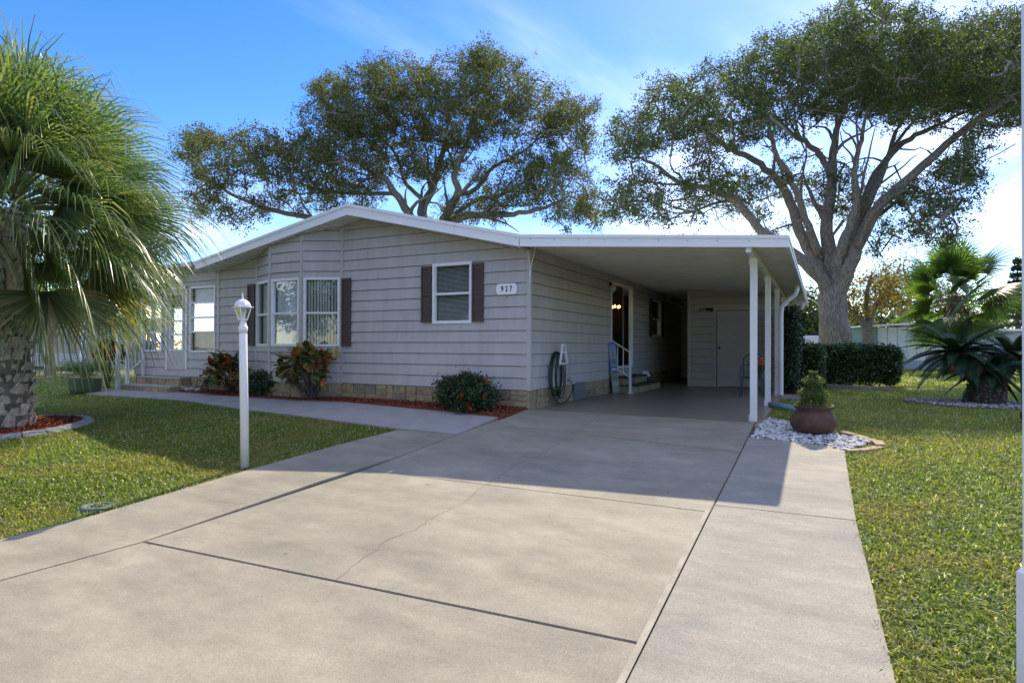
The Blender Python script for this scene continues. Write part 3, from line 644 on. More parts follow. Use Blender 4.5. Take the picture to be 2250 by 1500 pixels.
b = MB(); b.box((DD[0]+.02, 7.975, DD[2]), (DD[1]-.02, 8.02, DD[3]-.02)); dr = b.build('door', mat('door_paint', (.50, .475, .44), .5, .05, 4), shed)
b = MB(); kx = onV(1581, 764, 7.96); b.tube([(kx[0], 7.975, kx[2]), (kx[0], 7.93, kx[2])], .018, 8); b.tube([(kx[0], 7.93, kx[2]), (kx[0], 7.895, kx[2])], [.034, .03], 10); b.build('door_knob', M_BLACK, dr)
for hz_ in (.5, 1.6):
    b = MB(); b.box((DD[0]+.002, 7.965, hz_), (DD[0]+.03, 7.975, hz_+.1)); b.build('hinge', M_GREY, dr)
b = MB(); b.box((DD[0]-.05, 7.965, 0), (DD[0]+.0, 8.03, DD[3]+.04)); b.box((DD[1], 7.965, 0), (DD[1]+.05, 8.03, DD[3]+.04)); b.box((DD[0], 7.965, DD[3]), (DD[1], 8.03, DD[3]+.04)); b.build('door_frame', M_TRIM, shed)
fl = onV(1553, 680, 7.95); fo = thing('flood_light', 'twin-headed dark security light beside the storage door', 'light', fl)
b = MB(); b.lathe((fl[0], 7.93, fl[2]-.03), [(.05, 0), (.055, .04), (.03, .07)], 10); b.build('base', M_BLACK, fo)
for sx in (-1, 1):
    b = MB(); b.tube([(fl[0], 7.9, fl[2]), (fl[0]+.07*sx, 7.87, fl[2]+.01), (fl[0]+.16*sx, 7.80, fl[2]-.02)], [.02, .035, .055], 10); b.build('lamp_head', M_BLACK if sx > 0 else M_GREY, fo)
b = MB(); b.box((2.05, 7.86, .004), (2.75, 7.96, .02)); tag(b.build('door_mat', M_BLACK), 'thin black mat in front of the storage door', 'mat')

# side steps, their railing and the leaning painted board
st = thing('side_steps', 'two low stone steps with dark green treads at the sliding door', 'steps', (.3, 5.3, 0))
def steps_block(parent, x0, x1, y0, y1, z0, z1, seed, tread):
    b = MB(); b.box((x0, y0, z0), (x1, y1, z1)); blk = b.build('step', M_MORTAR, parent); r = random.Random(seed)
    for (o, d, n, L) in (((x0, y0, 0), (1, 0, 0), (0, -1, 0), x1-x0), ((x1, y0, 0), (0, 1, 0), (1, 0, 0), y1-y0)):
        s = 0; o, d, n = np.array(o), np.array(d), np.array(n)
        while s < L-.02:
            e = min(s+r.uniform(.2, .36), L); e = L if L-e < .1 else e
            ob = link('stone_block', r.choice(STONES), blk); ob.location = tuple(o+d*(s+e)/2+n*.004+np.array([0, 0, (z0+z1)/2])-org(parent)); ob.rotation_euler = (0, 0, math.atan2(d[1], d[0])); ob.scale = (e-s-.012, .035, z1-z0-.012); s = e
    b = MB(); b.box((x0, y0-.028, z1), (x1+.028, y1+.02, z1+.035)); b.build('tread', tread, blk)
M_TREAD = mat('green_tread', (.035, .075, .06), .8, .15, 20)
steps_block(st, .03, .64, 4.52, 6.75, .005, .155, 11, M_TREAD); steps_block(st, .03, .36, 4.55, 6.45, .19, .335, 12, M_TREAD)
rl = thing('side_step_railing', 'small white metal handrail beside the carport side steps', 'railing', (.5, 4.5, 0))
pb, pt = np.array([.5, 4.46, .0]), np.array([.5, 4.46, 1.02])
wt_, wb_ = np.array([.06, 4.46, 1.24]), np.array([.06, 4.46, .62])
b = MB(); b.box((.475, 4.435, 0), (.525, 4.485, 1.0)); b.build('post', M_WHITE, rl); b = MB(); b.box((.43, 4.39, .004), (.57, 4.53, .014)); b.build('foot', M_WHITE, rl)
b = MB(); b.tube([wt_, np.array([.5, 4.46, .96])], .018, 6); b.tube([wb_, np.array([.5, 4.46, .38])], .018, 6); b.build('rail', M_WHITE, rl)
for t in (.3, .62):
    b = MB(); a = wt_+(np.array([.5, 4.46, .96])-wt_)*t; c = wb_+(np.array([.5, 4.46, .38])-wb_)*t; b.tube([a, c], .011, 6); b.build('baluster', M_WHITE, rl)

def art_mat():
    m = new_mat('painted_board'); n = m.node_tree.nodes; l = m.node_tree.links; out = n.new('ShaderNodeOutputMaterial'); b = n.new('ShaderNodeBsdfPrincipled'); l.new(b.outputs[0], out.inputs[0])
    t = n.new('ShaderNodeTexCoord'); s = n.new('ShaderNodeSeparateXYZ'); l.new(t.outputs['Generated'], s.inputs[0])
    r = n.new('ShaderNodeValToRGB'); e = r.color_ramp.elements; e[0].position = 0; e[0].color = (.16, .2, .30, 1); e[1].position = 1; e[1].color = (.04, .10, .36, 1)
    for p, c in ((.06, (.30, .30, .08)), (.12, (.20, .24, .22)), (.17, (.30, .34, .30)), (.3, (.10, .19, .09)), (.36, (.22, .28, .18)), (.40, (.10, .24, .34)), (.5, (.06, .14, .42)), (.62, (.10, .20, .46)), (.8, (.20, .28, .48)), (.9, (.16, .24, .42))):
        x = e.new(p); x.color = (*c, 1)
    nz = n.new('ShaderNodeTexNoise'); nz.inputs['Scale'].default_value = 11; nz.inputs['Detail'].default_value = 5; l.new(t.outputs['Object'], nz.inputs['Vector'])
    ma = n.new('ShaderNodeMath'); ma.operation = 'MULTIPLY_ADD'; ma.inputs[1].default_value = .22; l.new(nz.outputs['Fac'], ma.inputs[0]); sb = n.new('ShaderNodeMath'); sb.operation = 'SUBTRACT'; sb.inputs[1].default_value = .11; l.new(s.outputs['Z'], sb.inputs[0]); l.new(sb.outputs[0], ma.inputs[2])
    l.new(ma.outputs[0], r.inputs[0]); l.new(r.outputs[0], b.inputs['Base Color']); b.inputs['Roughness'].default_value = .5; return m
bd = thing('painted_board', 'tall painted beach-scene board leaning by the sliding door', 'sign', T(1355, 863))
side = np.array([CM[0][0], CM[1][0], 0]); side = side/np.linalg.norm(side); side = unit((side*.62+np.array([0, .38, 0]))[None])[0]*.20
base = T(1346.5, 863.5)+np.array([0, 0, .006]); top_c = base+np.array([-.10, -.045, 1.19])
nb = unit(np.cross(side, top_c-base)[None])[0]; nb = nb if nb[1] < 0 else -nb
b = MB(); b.prism([base, base+side, top_c+side, top_c], -nb*.022); b.build('panel', art_mat(), bd)
cols = [(.45, .28, .08), (.5, .45, .04), (.10, .25, .03), (.40, .34, .05), (.55, .6, .68), (.30, .11, .05)]
for i, t in enumerate((.78, .70, .62, .55, .47, .40)):           # painted little direction boards on a pole
    c = base+(top_c-base)*t+side*.5; hh = unit((top_c-base)[None])[0]*.022; ww = side*(.36 if i % 2 else .3); k = side*.10*(1 if i % 2 else -1)
    b = MB(); b.prism([c-ww-hh+nb*.003, c+ww-hh*.6+nb*.003, c+ww+k+hh*.2+nb*.003, c+ww+hh+nb*.003, c-ww+hh*.8+nb*.003], -nb*.002)
    b.build('painted_plank', mat('plank_paint_%d' % i, cols[i], .5, .25, 14), bd)
b = MB(); c = base+(top_c-base)*.36+side*.48; b.prism([c+nb*.0015, c+side*.06+nb*.0015, c+side*.06+(top_c-base)*.47+nb*.0015, c+(top_c-base)*.47+nb*.0015], -nb*.001); b.build('painted_pole', M_SHUTTER, bd)

# hose on its hanger
hp = onU(1221, 775, .03); hh = thing('hose_hanger', 'white metal hose hanger mounted on the carport side wall', 'hanger', hp)
b = MB(); b.tube([(.19, hp[1]-.17, hp[2]-.20), (.19, hp[1]-.06, hp[2]+.16), (.19, hp[1]+.06, hp[2]+.16), (.19, hp[1]+.17, hp[2]-.20), (.19, hp[1]-.17, hp[2]-.20)], .022, 8); b.build('frame', M_WHITE, hh)
b = MB(); b.tube([(.19, hp[1]+.11*math.cos(a), hp[2]-.08+.10*math.sin(a)) for k, a in enumerate(np.linspace(0, math.pi, 9))], .016, 8); b.build('saddle', M_WHITE, hh)
b = MB(); b.tube([(.02, hp[1], hp[2]-.02), (.16, hp[1], hp[2]-.02)], .03, 8); b.tube([(.02, hp[1]-.1, hp[2]-.15), (.06, hp[1]-.1, hp[2]-.15)], .02, 6); b.build('arm', M_WHITE, hh)
b = MB(); r = random.Random(5)
for k in range(7):
    w = (.42, .36, .30, .22, .40, .16, .28)[k]; lo = r.uniform(.08, .26); x = .05+.016*k; cy_ = hp[1]+r.uniform(-.07, .05)-.05; top = hp[2]-.0+r.uniform(-.02, .03); pts = []
    for a in np.linspace(0, 2*math.pi, 26):
        yy = cy_+w*math.sin(a)*(0.75+.25*math.cos(a)*-1); t = (1-math.cos(a))/2; pts.append((x+.01*math.sin(a*2), yy, top*(1-t)+lo*t))
    b.tube(pts, .0115, 6)
lo = [(.10, hp[1]-.34, .8), (.12, hp[1]-.44, .55), (.13, hp[1]-.40, .25), (.14, hp[1]-.18, .06), (.13, hp[1]+.12, .03), (.12, tp[1]-.28, .05), (.12, tp[1]-.05, .16), (.11, tp[1]+.05, .30), (.11, tp[1], tp[2]-.04)]
def spline(P, n=8):
    P = [np.array(p, float) for p in P]; P = [2*P[0]-P[1]]+P+[2*P[-1]-P[-2]]; out = []
    for i in range(1, len(P)-2):
        for t in np.linspace(0, 1, n, endpoint=False):
            a, b_, c, d = P[i-1:i+3]; out.append(.5*((2*b_)+(c-a)*t+(2*a-5*b_+4*c-d)*t*t+(3*b_-a-3*c+d)*t**3))
    return out+[P[-2]]
b.tube(spline(lo), .0115, 6)
tag(b.build('garden_hose', M_HOSE, None, True), 'coiled dark green garden hose hung on the white hanger', 'hose')

# house number plaque
a, c = onV(1091, 624, -.03), onV(1137, 646, -.03); pl = thing('house_number_plaque', 'white oval-ended plaque reading 927 beside the small window', 'sign', (a[0], -.025, c[2]))
x0, x1, z0, z1 = a[0], c[0], c[2], a[2]; pts = []
for k in range(7): t = -1+2*k/6; pts.append((x1-.04+.04*math.sqrt(max(0, 1-t*t)), -.034, (z0+z1)/2+(z1-z0)/2*t))
for k in range(7): t = 1-2*k/6; pts.append((x0+.04-.04*math.sqrt(max(0, 1-t*t)), -.034, (z0+z1)/2+(z1-z0)/2*t))
b = MB(); b.prism(pts, (0, -.012, 0)); b.build('plate', mat('plaque_white', (.86, .88, .87), .3, .01, 4), pl)
b = MB(); b.box(((x0+x1)/2-.008, -.03, z0-.055), ((x0+x1)/2+.008, -.018, z0-.04)); b.build('hook', M_BLACK, pl)
for k, chx in enumerate('927'):
    cu = bpy.data.curves.new('digit', 'FONT'); cu.body = chx; cu.size = .135; cu.extrude = .003; cu.align_x = 'CENTER'; cu.align_y = 'CENTER'; cu.offset = .003
    tmp = bpy.data.objects.new('digit_tmp', cu); COL.objects.link(tmp); bpy.context.view_layer.update()
    me = bpy.data.meshes.new_from_object(tmp.evaluated_get(bpy.context.evaluated_depsgraph_get())); bpy.data.objects.remove(tmp); me.materials.clear(); me.materials.append(M_BLACK)
    ob = link('digit', me, pl); ob.rotation_euler = (math.pi/2, 0, 0); ob.scale = (.72, 1, 1); ob.location = tuple(np.array([(x0+x1)/2+(k-1)*.085, -.0485, (z0+z1)/2])-org(pl)); ob['label'] = 'black digit '+chx

# front steps and railing
fs = thing('front_steps', 'low stone front steps leading to the front room door', 'steps', (-10, -.2, 0))
def fstep(x0, x1, y0, z1, seed):
    steps_block(fs, x0, x1, y0, .0, zt(x0, y0)-.03, z1, seed, mat('step_cap', (.40, .38, .34), .8, .1, 8))
fstep(-10.95, -9.05, -.52, .10, 21); fstep(-10.75, -9.08, -.27, .29, 22)
fr = thing('front_railing', 'white metal handrail beside the front steps', 'railing', (-10.9, -.45, .1))
b = MB(); b.box((-10.93, -.48, .13), (-10.86, -.41, 1.22)); b.build('post', M_WHITE, fr)
b = MB(); b.box((-10.93, -.07, .32), (-10.87, -.02, 1.5)); b.build('post', M_WHITE, fr)
b = MB(); b.tube([(-10.89, -.44, 1.05), (-10.89, -.05, 1.45)], .022, 6); b.tube([(-10.89, -.44, .42), (-10.89, -.05, .72)], .022, 6); b.build('rail', M_WHITE, fr)
for t in (.25, .5, .75):
    b = MB(); b.tube([(-10.89, -.44+.39*t, .42+.3*t), (-10.89, -.44+.39*t, 1.05+.4*t)], .012, 6); b.build('baluster', M_WHITE, fr)
b = MB(); b.box((-11.35, -.47, -.05), (-11.27, -.39, 2.95)); tag(b.build('porch_post', M_WHITE), 'slim white porch post left of the front steps', 'post')

# ================================================================== LAMP POST
lp = T(543, 1027)+np.array([-.04, 0, 0]); lamp = thing('lamp_post', 'white lamp post with lantern head standing on the lawn edge', 'lamp post', lp)
tilt = np.array([-.03, .0, 1.0]); tilt /= np.linalg.norm(tilt)
hpx = lambda py: (1027-py)/(1325.0/np.dot(lp-CAM, CM@np.array([0, 0, -1.0])))       # height above the base
def LP(h): return lp+tilt*h
def ring(c, prof, n=16, name='part', m=M_WHITE, par=lamp, smooth=True):
    b = MB(); b.loft([[LP(h)+np.array([r*math.cos(2*math.pi*(i+.5)/n), r*math.sin(2*math.pi*(i+.5)/n), 0]) for i in range(n)] for r, h in prof]); return b.build(name, m, par, smooth)
H0 = hpx(716)
M_POST = mat('lamp_post_paint', (.80, .80, .78), .4, .03, 5, dirt=(.50, .52, .40, .45), dscale=3)
ring(0, [(.050, -.06), (.048, H0), (.044, H0+.005)], 20, 'pole', M_POST)
ring(0, [(.053, H0-.09), (.055, H0-.01), (.044, H0+.0), (.044, H0+.01)], 20, 'collar', M_POST)
ring(0, [(.038, H0-.01), (.042, H0+.025), (.028, H0+.055), (.036, H0+.068)], 16, 'neck', M_WHITE)
zb, ztp = H0+.067, H0+.225
def sq(r, h, rot=0.6): return [LP(h)+np.array([r*math.cos(rot+math.pi/2*i), r*math.sin(rot+math.pi/2*i), 0]) for i in range(4)]
gl = MB(); gl.loft([sq(.052, zb+.016), sq(.095, ztp)], False); gl.build('lantern_glass', glass_mat('lantern_glass', (.82, .87, .84), .12), lamp)
b = MB()
for i in range(4): b.tube([sq(.038, zb)[i], sq(.054, zb+.016)[i], sq(.098, ztp)[i]], .0065, 6)
b.loft([sq(.056, zb), sq(.060, zb+.017)]); b.loft([sq(.10, ztp-.005), sq(.130, ztp), sq(.130, ztp+.009), sq(.10, ztp+.015)]); b.build('lantern_frame', M_WHITE, lamp)
ring(0, [(.100, ztp+.011), (.094, ztp+.042), (.072, ztp+.076), (.038, ztp+.097), (.014, ztp+.102)], 8, 'lantern_dome', M_WHITE, smooth=False)
ring(0, [(.010, ztp+.098), (.016, ztp+.113), (.007, ztp+.125), (.013, ztp+.14), (.005, ztp+.152), (.0025, ztp+.18)], 10, 'finial', M_WHITE)
ring(0, [(.015, zb+.015), (.016, zb+.045), (.023, zb+.075), (.017, zb+.105), (.003, zb+.113)], 10, 'lamp_bulb', mat('frosted_bulb', (.75, .76, .72), .3, .02, 5))
b = MB(); q = LP(hpx(732)); b.tube([q+np.array([-.042, -.02, 0]), q+np.array([-.056, -.03, 0])], .009, 8); b.build('photocell', M_BLACK, lamp)

# ================================================================== BEDS, POTS, SMALL THINGS
PALM = T(24, 953); PALM[2] = float(soil(PALM[0], PALM[1]))+.02
RING = .98
def ringpts(r, n=40): return [(PALM[0]+r*math.cos(2*math.pi*i/n), PALM[1]+r*math.sin(2*math.pi*i/n)) for i in range(n)]
zpalm = lambda x, y: float(soil(x, y))+.05
b = MB(); pts = ringpts(RING-.06); b.prism([(x, y, zpalm(x, y)-.1) for x, y in pts], (0, 0, .11)); structure(b.build('palm_bed', M_MULCH))
chips(pts, 5000, lambda x, y: zpalm(x, y)+.014, 'mulch_chips', 'loose red wood chips round the palm trunk')
curb = thing('palm_curb', 'grey concrete ring curb round the shaggy palm', 'curb', PALM)
n = 22
for i in range(n):
    a0, a1 = 2*math.pi*(i+.03)/n, 2*math.pi*(i+.97)/n; rings = []
    for a in (a0, (a0+a1)/2, a1):
        rr = []
        for (r, h) in ((RING-.085, -.08), (RING-.085, .065), (RING-.05, .095), (RING+.05, .075), (RING+.085, .03), (RING+.085, -.08)):
            x, y = PALM[0]+r*math.cos(a), PALM[1]+r*math.sin(a); rr.append((x, y, float(soil(x, y))+h))
        rings.append(rr)
    b = MB(); b.loft(rings); b.build('curb_stone', M_CURB, curb)

# pebble bed with pavers and the clay planter
peb = [T(*p)[:2] for p in ((1650, 965), (1664, 940), (1688, 922), (1735, 930), (1790, 945), (1835, 953), (1880, 963), (1912, 972), (1890, 982), (1852, 990), (1800, 978), (1730, 969))]
peb = [tuple(p) for p in peb]
b = MB(); b.prism([(x, y, zt(x, y)-.12) for x, y in peb], (0, 0, .115)); structure(b.build('pebble_bed_soil', mat('bed_soil', (.14, .12, .10), .95, .3, 20)))
M_PEB = leaf_mat('white_pebble', [(0, (.30, .29, .27)), (.3, (.55, .54, .52)), (.75, (.70, .70, .70)), (1, (.42, .36, .30))], 0, .7, .3)
def pebbles(poly, n, zf, size, name, label, m):
    P = np.array(poly); c = np.empty((0, 2))
    while len(c) < n:
        q = rng.uniform(P.min(0), P.max(0), (n*2, 2)); c = np.vstack([c, q[in_poly(q, poly)]])
    c = c[:n]; b = MB()
    oct_v = np.array([(1, 0, 0), (.45, .8, 0), (-.55, .75, .1), (-1, .1, 0), (-.4, -.8, 0), (.6, -.75, .1), (0.1, 0, 1), (0, 0, -1)])
    oct_f = [(i, (i+1) % 6, 6) for i in range(6)]+[((i+1) % 6, i, 7) for i in range(6)]
    V = []; Fc = []
    for p in c:
        s = size*rng.uniform(.6, 1.3); a = rng.uniform(0, 6.28); ca, sa = math.cos(a), math.sin(a); q = oct_v*np.array([s, s*rng.uniform(.55, .85), s*rng.uniform(.4, .6)])+rng.normal(0, s*.06, (8, 3))
        q = np.column_stack([q[:, 0]*ca-q[:, 1]*sa, q[:, 0]*sa+q[:, 1]*ca, q[:, 2]+rng.uniform(-.3, .3)*q[:, 0]]); k = len(V)
        V += (q+np.array([p[0], p[1], zf(*p)+rng.uniform(.0, s*.7)])).tolist(); Fc += [tuple(i+k for i in f) for f in oct_f]
    me = bpy.data.meshes.new(name); me.from_pydata(V, [], Fc); me.materials.append(m); o = link(name, me); stuff(o); tag(o, label, 'pebbles')
pebbles(peb, 1500, lambda x, y: zt(x, y), .030, 'white_pebbles', 'white landscaping pebbles under the clay planter', M_PEB)
edge = [T(*p) for p in ((1857, 991), (1886, 990), (1912, 987), (1936, 982), (1926, 972), (1908, 966), (1880, 958), (1850, 951))]
pe = thing('pebble_bed_edging', 'tan paver edging around the white pebble bed', 'edging', edge[0])
for p, q in zip(edge[:-1], edge[1:]):
    d = unit((q-p)[None])[0]; nn = np.array([-d[1], d[0], 0])*.055; L = np.linalg.norm(q-p); k = max(1, round(L/.2))
    for i in range(k):
        a = p+(q-p)*(i+.04)/k; c = p+(q-p)*(i+.96)/k; b = MB(); b.prism([a-nn-np.array([0, 0, .06]), c-nn-np.array([0, 0, .06]), c+nn-np.array([0, 0, .06]), a+nn-np.array([0, 0, .06])], (rng.uniform(-.005, .005), 0, .085+rng.uniform(-.01, .01))); b.build('paver', M_PAVER, pe)
edge2 = [T(*p) for p in ((1664, 938), (1690, 920), (1735, 928), (1765, 937))]
for p, q in zip(edge2[:-1], edge2[1:]):
    d = unit((q-p)[None])[0]; nn = np.array([-d[1], d[0], 0])*.045; k = max(1, round(np.linalg.norm(q-p)/.22))
    for i in range(k):
        a = p+(q-p)*(i+.04)/k; c = p+(q-p)*(i+.96)/k; b = MB(); b.prism([a-nn-np.array([0, 0, .06]), c-nn-np.array([0, 0, .06]), c+nn-np.array([0, 0, .06]), a+nn-np.array([0, 0, .06])], (0, 0, .08)); b.build('paver', M_PAVER, pe)
pp = T(1787, 951); pot = thing('clay_planter', 'wide weathered terracotta planter standing on white pebbles', 'planter', pp)
b = MB(); b.lathe(pp, [(.17, .0), (.24, .04), (.285, .11), (.285, .18), (.25, .25), (.215, .29), (.21, .315), (.245, .345), (.25, .365), (.22, .37), (.195, .34), (.185, .31)], 28); b.build('bowl', M_CLAY, pot, True)
b = MB(); b.lathe(pp, [(.0, .315), (.19, .32)], 20, False); b.build('potting_soil', M_SOIL, pot)

M_CONIF = leaf_mat('conifer_needles', [(0, (.045, .085, .02)), (.6, (.09, .15, .035)), (.9, (.14, .19, .05)), (1, (.20, .13, .06))], .25, .5)
cf = thing('small_conifer', 'small bushy cone-shaped conifer growing in the terracotta planter', 'conifer', pp+np.array([0, 0, .35]))
N = 5200; h = rng.beta(1.0, 1.4, N)*.50; rad = (.21*(1-h/.58)**.7+.035*np.sin(h*38))*rng.uniform(.2, 1.15, N)**.6; an = rng.uniform(0, 6.28, N)
C = pp+np.column_stack([rad*np.cos(an), rad*np.sin(an), .33+h])
link('foliage', quads_mesh('foliage', leaf_quads(C, .042, .22), M_CONIF, o=org(cf)), cf)
b = MB(); b.tube([pp+np.array([0, 0, .33]), pp+np.array([.01, 0, .8])], [.018, .006], 6); b.build('stem', M_TWIG, cf)

# blue-grey drain pipe out of the carport, bed kerb by the vine, sprinkler ring
a, c = T(1692, 894), T(1752, 903); b = MB(); b.tube([a+np.array([0, 0, .05]), (a+c)/2+np.array([0, 0, .048]), c+np.array([0, 0, .035])], [.05, .05, .045], 12)
tag(b.build('drain_pipe', mat('blue_grey_pipe', (.20, .33, .40), .5, .08, 6), None, True), 'pale blue drain pipe lying on the grass by the carport', 'pipe')
vb = [tuple(T(*p)[:2]) for p in ((1713, 873), (1762, 874), (1775, 868), (1770, 860), (1712, 861))]
b = MB(); b.prism([(x, y, -.06) for x, y in vb], (0, 0, .09)); structure(b.build('vine_bed', M_MULCH))
a, c = T(1716, 875), T(1764, 876); b = MB(); b.prism([a+np.array([0, -.05, -.03]), c+np.array([0, -.05, -.03]), c+np.array([0, .05, -.03]), a+np.array([0, .05, -.03])], (0, 0, .10)); tag(b.build('bed_kerb', M_CURB), 'short concrete kerb in front of the climbing vine bed', 'kerb')
sp_ = T(215, 1112); sp_[2] = float(soil(sp_[0], sp_[1]))+.0
b = MB(); n1, n2 = 24, 8; vs = []; fs_ = []
b.loft([[(sp_[0]+(.125+.035*math.cos(2*math.pi*j/n2))*math.cos(2*math.pi*i/n1), sp_[1]+(.125+.035*math.cos(2*math.pi*j/n2))*math.sin(2*math.pi*i/n1), sp_[2]+.025+.028*math.sin(2*math.pi*j/n2)) for j in range(n2)] for i in range(n1+1)], False)
tag(b.build('sprinkler_ring', mat('ring_concrete', (.12, .15, .135), .85, .25, 20, dirt=(.07, .07, .04, .7), dscale=14), None, True), 'small grey concrete sprinkler ring at the driveway edge', 'sprinkler ring')

# green chair with a pot of orange flowers inside the carport
M_CHAIR = mat('dark_green_metal', (.02, .065, .06), .45, .1, 10)
cb = T(1655, 873); chair = thing('garden_chair', 'dark green metal chair half hidden behind the front carport post', 'chair', cb)
def CH(x, y, z): return cb+np.array([x, y, z])
for (x, y) in ((-.26, -.2), (.2, -.2), (-.26, .22), (.2, .22)):
    b = MB(); b.tube([CH(x, y, 0), CH(x*.9, y*.9, .44)], .014, 6); b.build('leg', M_CHAIR, chair)
b = MB(); b.box(tuple(CH(-.25, -.2, .42)), tuple(CH(.19, .22, .445))); b.build('seat', M_CHAIR, chair)
b = MB(); b.tube(spline([CH(-.25, -.2, .44), CH(-.24, -.18, .62), CH(-.2, -.1, .70), CH(-.12, .1, .71), CH(-.1, .22, .72)]), .014, 6); b.tube(spline([CH(.19, -.2, .44), CH(.19, -.18, .62), CH(.19, -.1, .70), CH(.19, .2, .71)]), .014, 6); b.build('armrest', M_CHAIR, chair)
b = MB(); b.tube(spline([CH(-.22, .22, .44), CH(-.22, .30, .85), CH(0, .32, .95), CH(.18, .30, .85), CH(.18, .22, .44)]), .014, 6); 
for k in range(4): b.tube([CH(-.13+k*.08, .23, .44), CH(-.13+k*.08, .31, .9)], .008, 5)
b.build('backrest', M_CHAIR, chair)
fp = cb+np.array([.18, .0, .45]); fpo = thing('flower_pot', 'pot of orange flowers standing on the green chair', 'flower pot', fp)
b = MB(); b.lathe(fp, [(.06, 0), (.085, .13), (.09, .15)], 12); b.build('pot', M_GREENPOT, fpo)
C = fp+np.column_stack([rng.normal(0, .08, 260), rng.normal(0, .08, 260), .2+rng.normal(0, .05, 260)]); link('leaves', quads_mesh('leaves', leaf_quads(C, .06, .5), leaf_mat('pot_leaf', [(0, (.03, .08, .02)), (1, (.08, .14, .04))]), o=org(fpo)), fpo)
C = fp+np.column_stack([rng.normal(0, .09, 110), rng.normal(0, .08, 110), .30+rng.normal(0, .045, 110)]); link('flowers', quads_mesh('flowers', leaf_quads(C, .06, .8), leaf_mat('orange_petal', [(0, (.50, .06, .02)), (1, (.65, .22, .03))]), o=org(fpo)), fpo)['kind'] = 'stuff'
wb0 = T(1420, 846); b = MB(); b.lathe((.16, 7.0, 0), [(.10, 0), (.13, .28), (.12, .28)], 14); tag(b.build('waste_bucket', M_CHAIR, None, True), 'dark green bucket beside the side steps in the carport', 'bucket')
b = MB(); b.prism([(.10, 7.0, .285), (.30, 7.02, .285), (.24, 7.02, .42), (.12, 7.0, .44)], (.02, .05, 0)); tag(b.build('white_scoop', M_WHITE), 'white plastic scoop sticking out of the dark bucket', 'scoop')

# fern in a green pot at the end of the walk
fpn = T(187, 862); fern = thing('fern_planter', 'squat round green pot filled with feathery asparagus fern', 'potted fern', fpn)
b = MB(); b.lathe(fpn, [(.30, 0), (.34, .12), (.345, .30), (.36, .33), (.33, .33), (.31, .28)], 26); b.build('pot', M_GREENPOT, fern, True)
N = 7500; an = rng.uniform(0, 6.28, N); t = rng.uniform(0, 1, N)**.7; w = np.floor(an*9)/9+rng.normal(0, .05, N); rr = t*.66; hh_ = .36+.36*np.sin(t*2.2)*(1+.25*np.sin(w*7))+rng.normal(0, .075, N)-.34*t**3
C = fpn+np.column_stack([rr*np.cos(w)+rng.normal(0, .05, N), rr*np.sin(w)+rng.normal(0, .05, N), hh_])
link('fronds', quads_mesh('fronds', leaf_quads(C, .05, .16), leaf_mat('fern_green', [(0, (.05, .12, .02)), (.7, (.10, .20, .03)), (1, (.20, .24, .05))], .35), o=org(fern)), fern)

# rocks by the front steps
for k, (x, y, s) in enumerate(((402, 852, .13), (414, 850, .10), (424, 851, .12), (436, 854, .09))):
    p = onV(x, y, -.22); p[2] = zt(p[0], p[1])+.03; b = MB(); bm = bmesh.new(); bmesh.ops.create_icosphere(bm, subdivisions=2, radius=s)
    for v in bm.verts: v.co = Vector((v.co.x*rng.uniform(.9, 1.15), v.co.y*rng.uniform(.7, .9), v.co.z*rng.uniform(.55, .7)+s*.3))
    me = bpy.data.meshes.new('garden_rock'); bm.to_mesh(me); bm.free(); me.materials.append(mat('rock_%d' % (k % 2), (.25+.12*(k % 2), .25+.1*(k % 2), .25+.08*(k % 2)), .9, .2, 15)); me.shade_smooth()
    tag(link('garden_rock', me, None, p), ('leftmost', 'second from left', 'third from left', 'rightmost')[k]+' of four small rocks beside the front steps', 'rock', 'rocks by the front steps')

# ================================================================== PLANTS
def stems(parent, base, tips, r0, r1, m, bend=.15, name='stems'):
    b = MB()
    for t in tips:
        mid = (base+t)/2+rng.normal(0, bend*.4, 3)*np.array([1, 1, .2]); b.tube(spline([base+rng.normal(0, .02, 3)*np.array([1, 1, 0]), mid, t], 4), list(np.linspace(r0, r1, 9)), 5)
    return b.build(name, m, parent, True)
CR_MATS = [mat('croton_green', (.05, .10, .03), .35, .3, 14), mat('croton_olive', (.20, .20, .055), .35, .3, 14), mat('croton_orange', (.40, .13, .04), .38, .35, 12), mat('croton_red', (.18, .03, .022), .38, .3, 12), mat('croton_yellow', (.36, .27, .08), .38, .3, 12)]
def croton_leaf(m, k):
    V = []; n = 5
    for i in range(n):
        t = i/(n-1); w = .5*math.sin(math.pi*min(1, .06+t*.94)**.8)*.62+.01; z = -.25*t*t+.05*math.sin(k+3*t)
        V.append([(t, -w*.6, z+.06), (t, 0, z), (t, w*.6, z+.06)])
    b = MB()
    for i in range(n-1): b.add([V[i][0], V[i][1], V[i+1][1], V[i+1][0]], [(0, 1, 2, 3)]); b.add([V[i][1], V[i][2], V[i+1][2], V[i+1][1]], [(0, 1, 2, 3)])
    return b.mesh('leaf', m, None, True)
CR = [[croton_leaf(m, k) for k in range(2)] for m in CR_MATS]
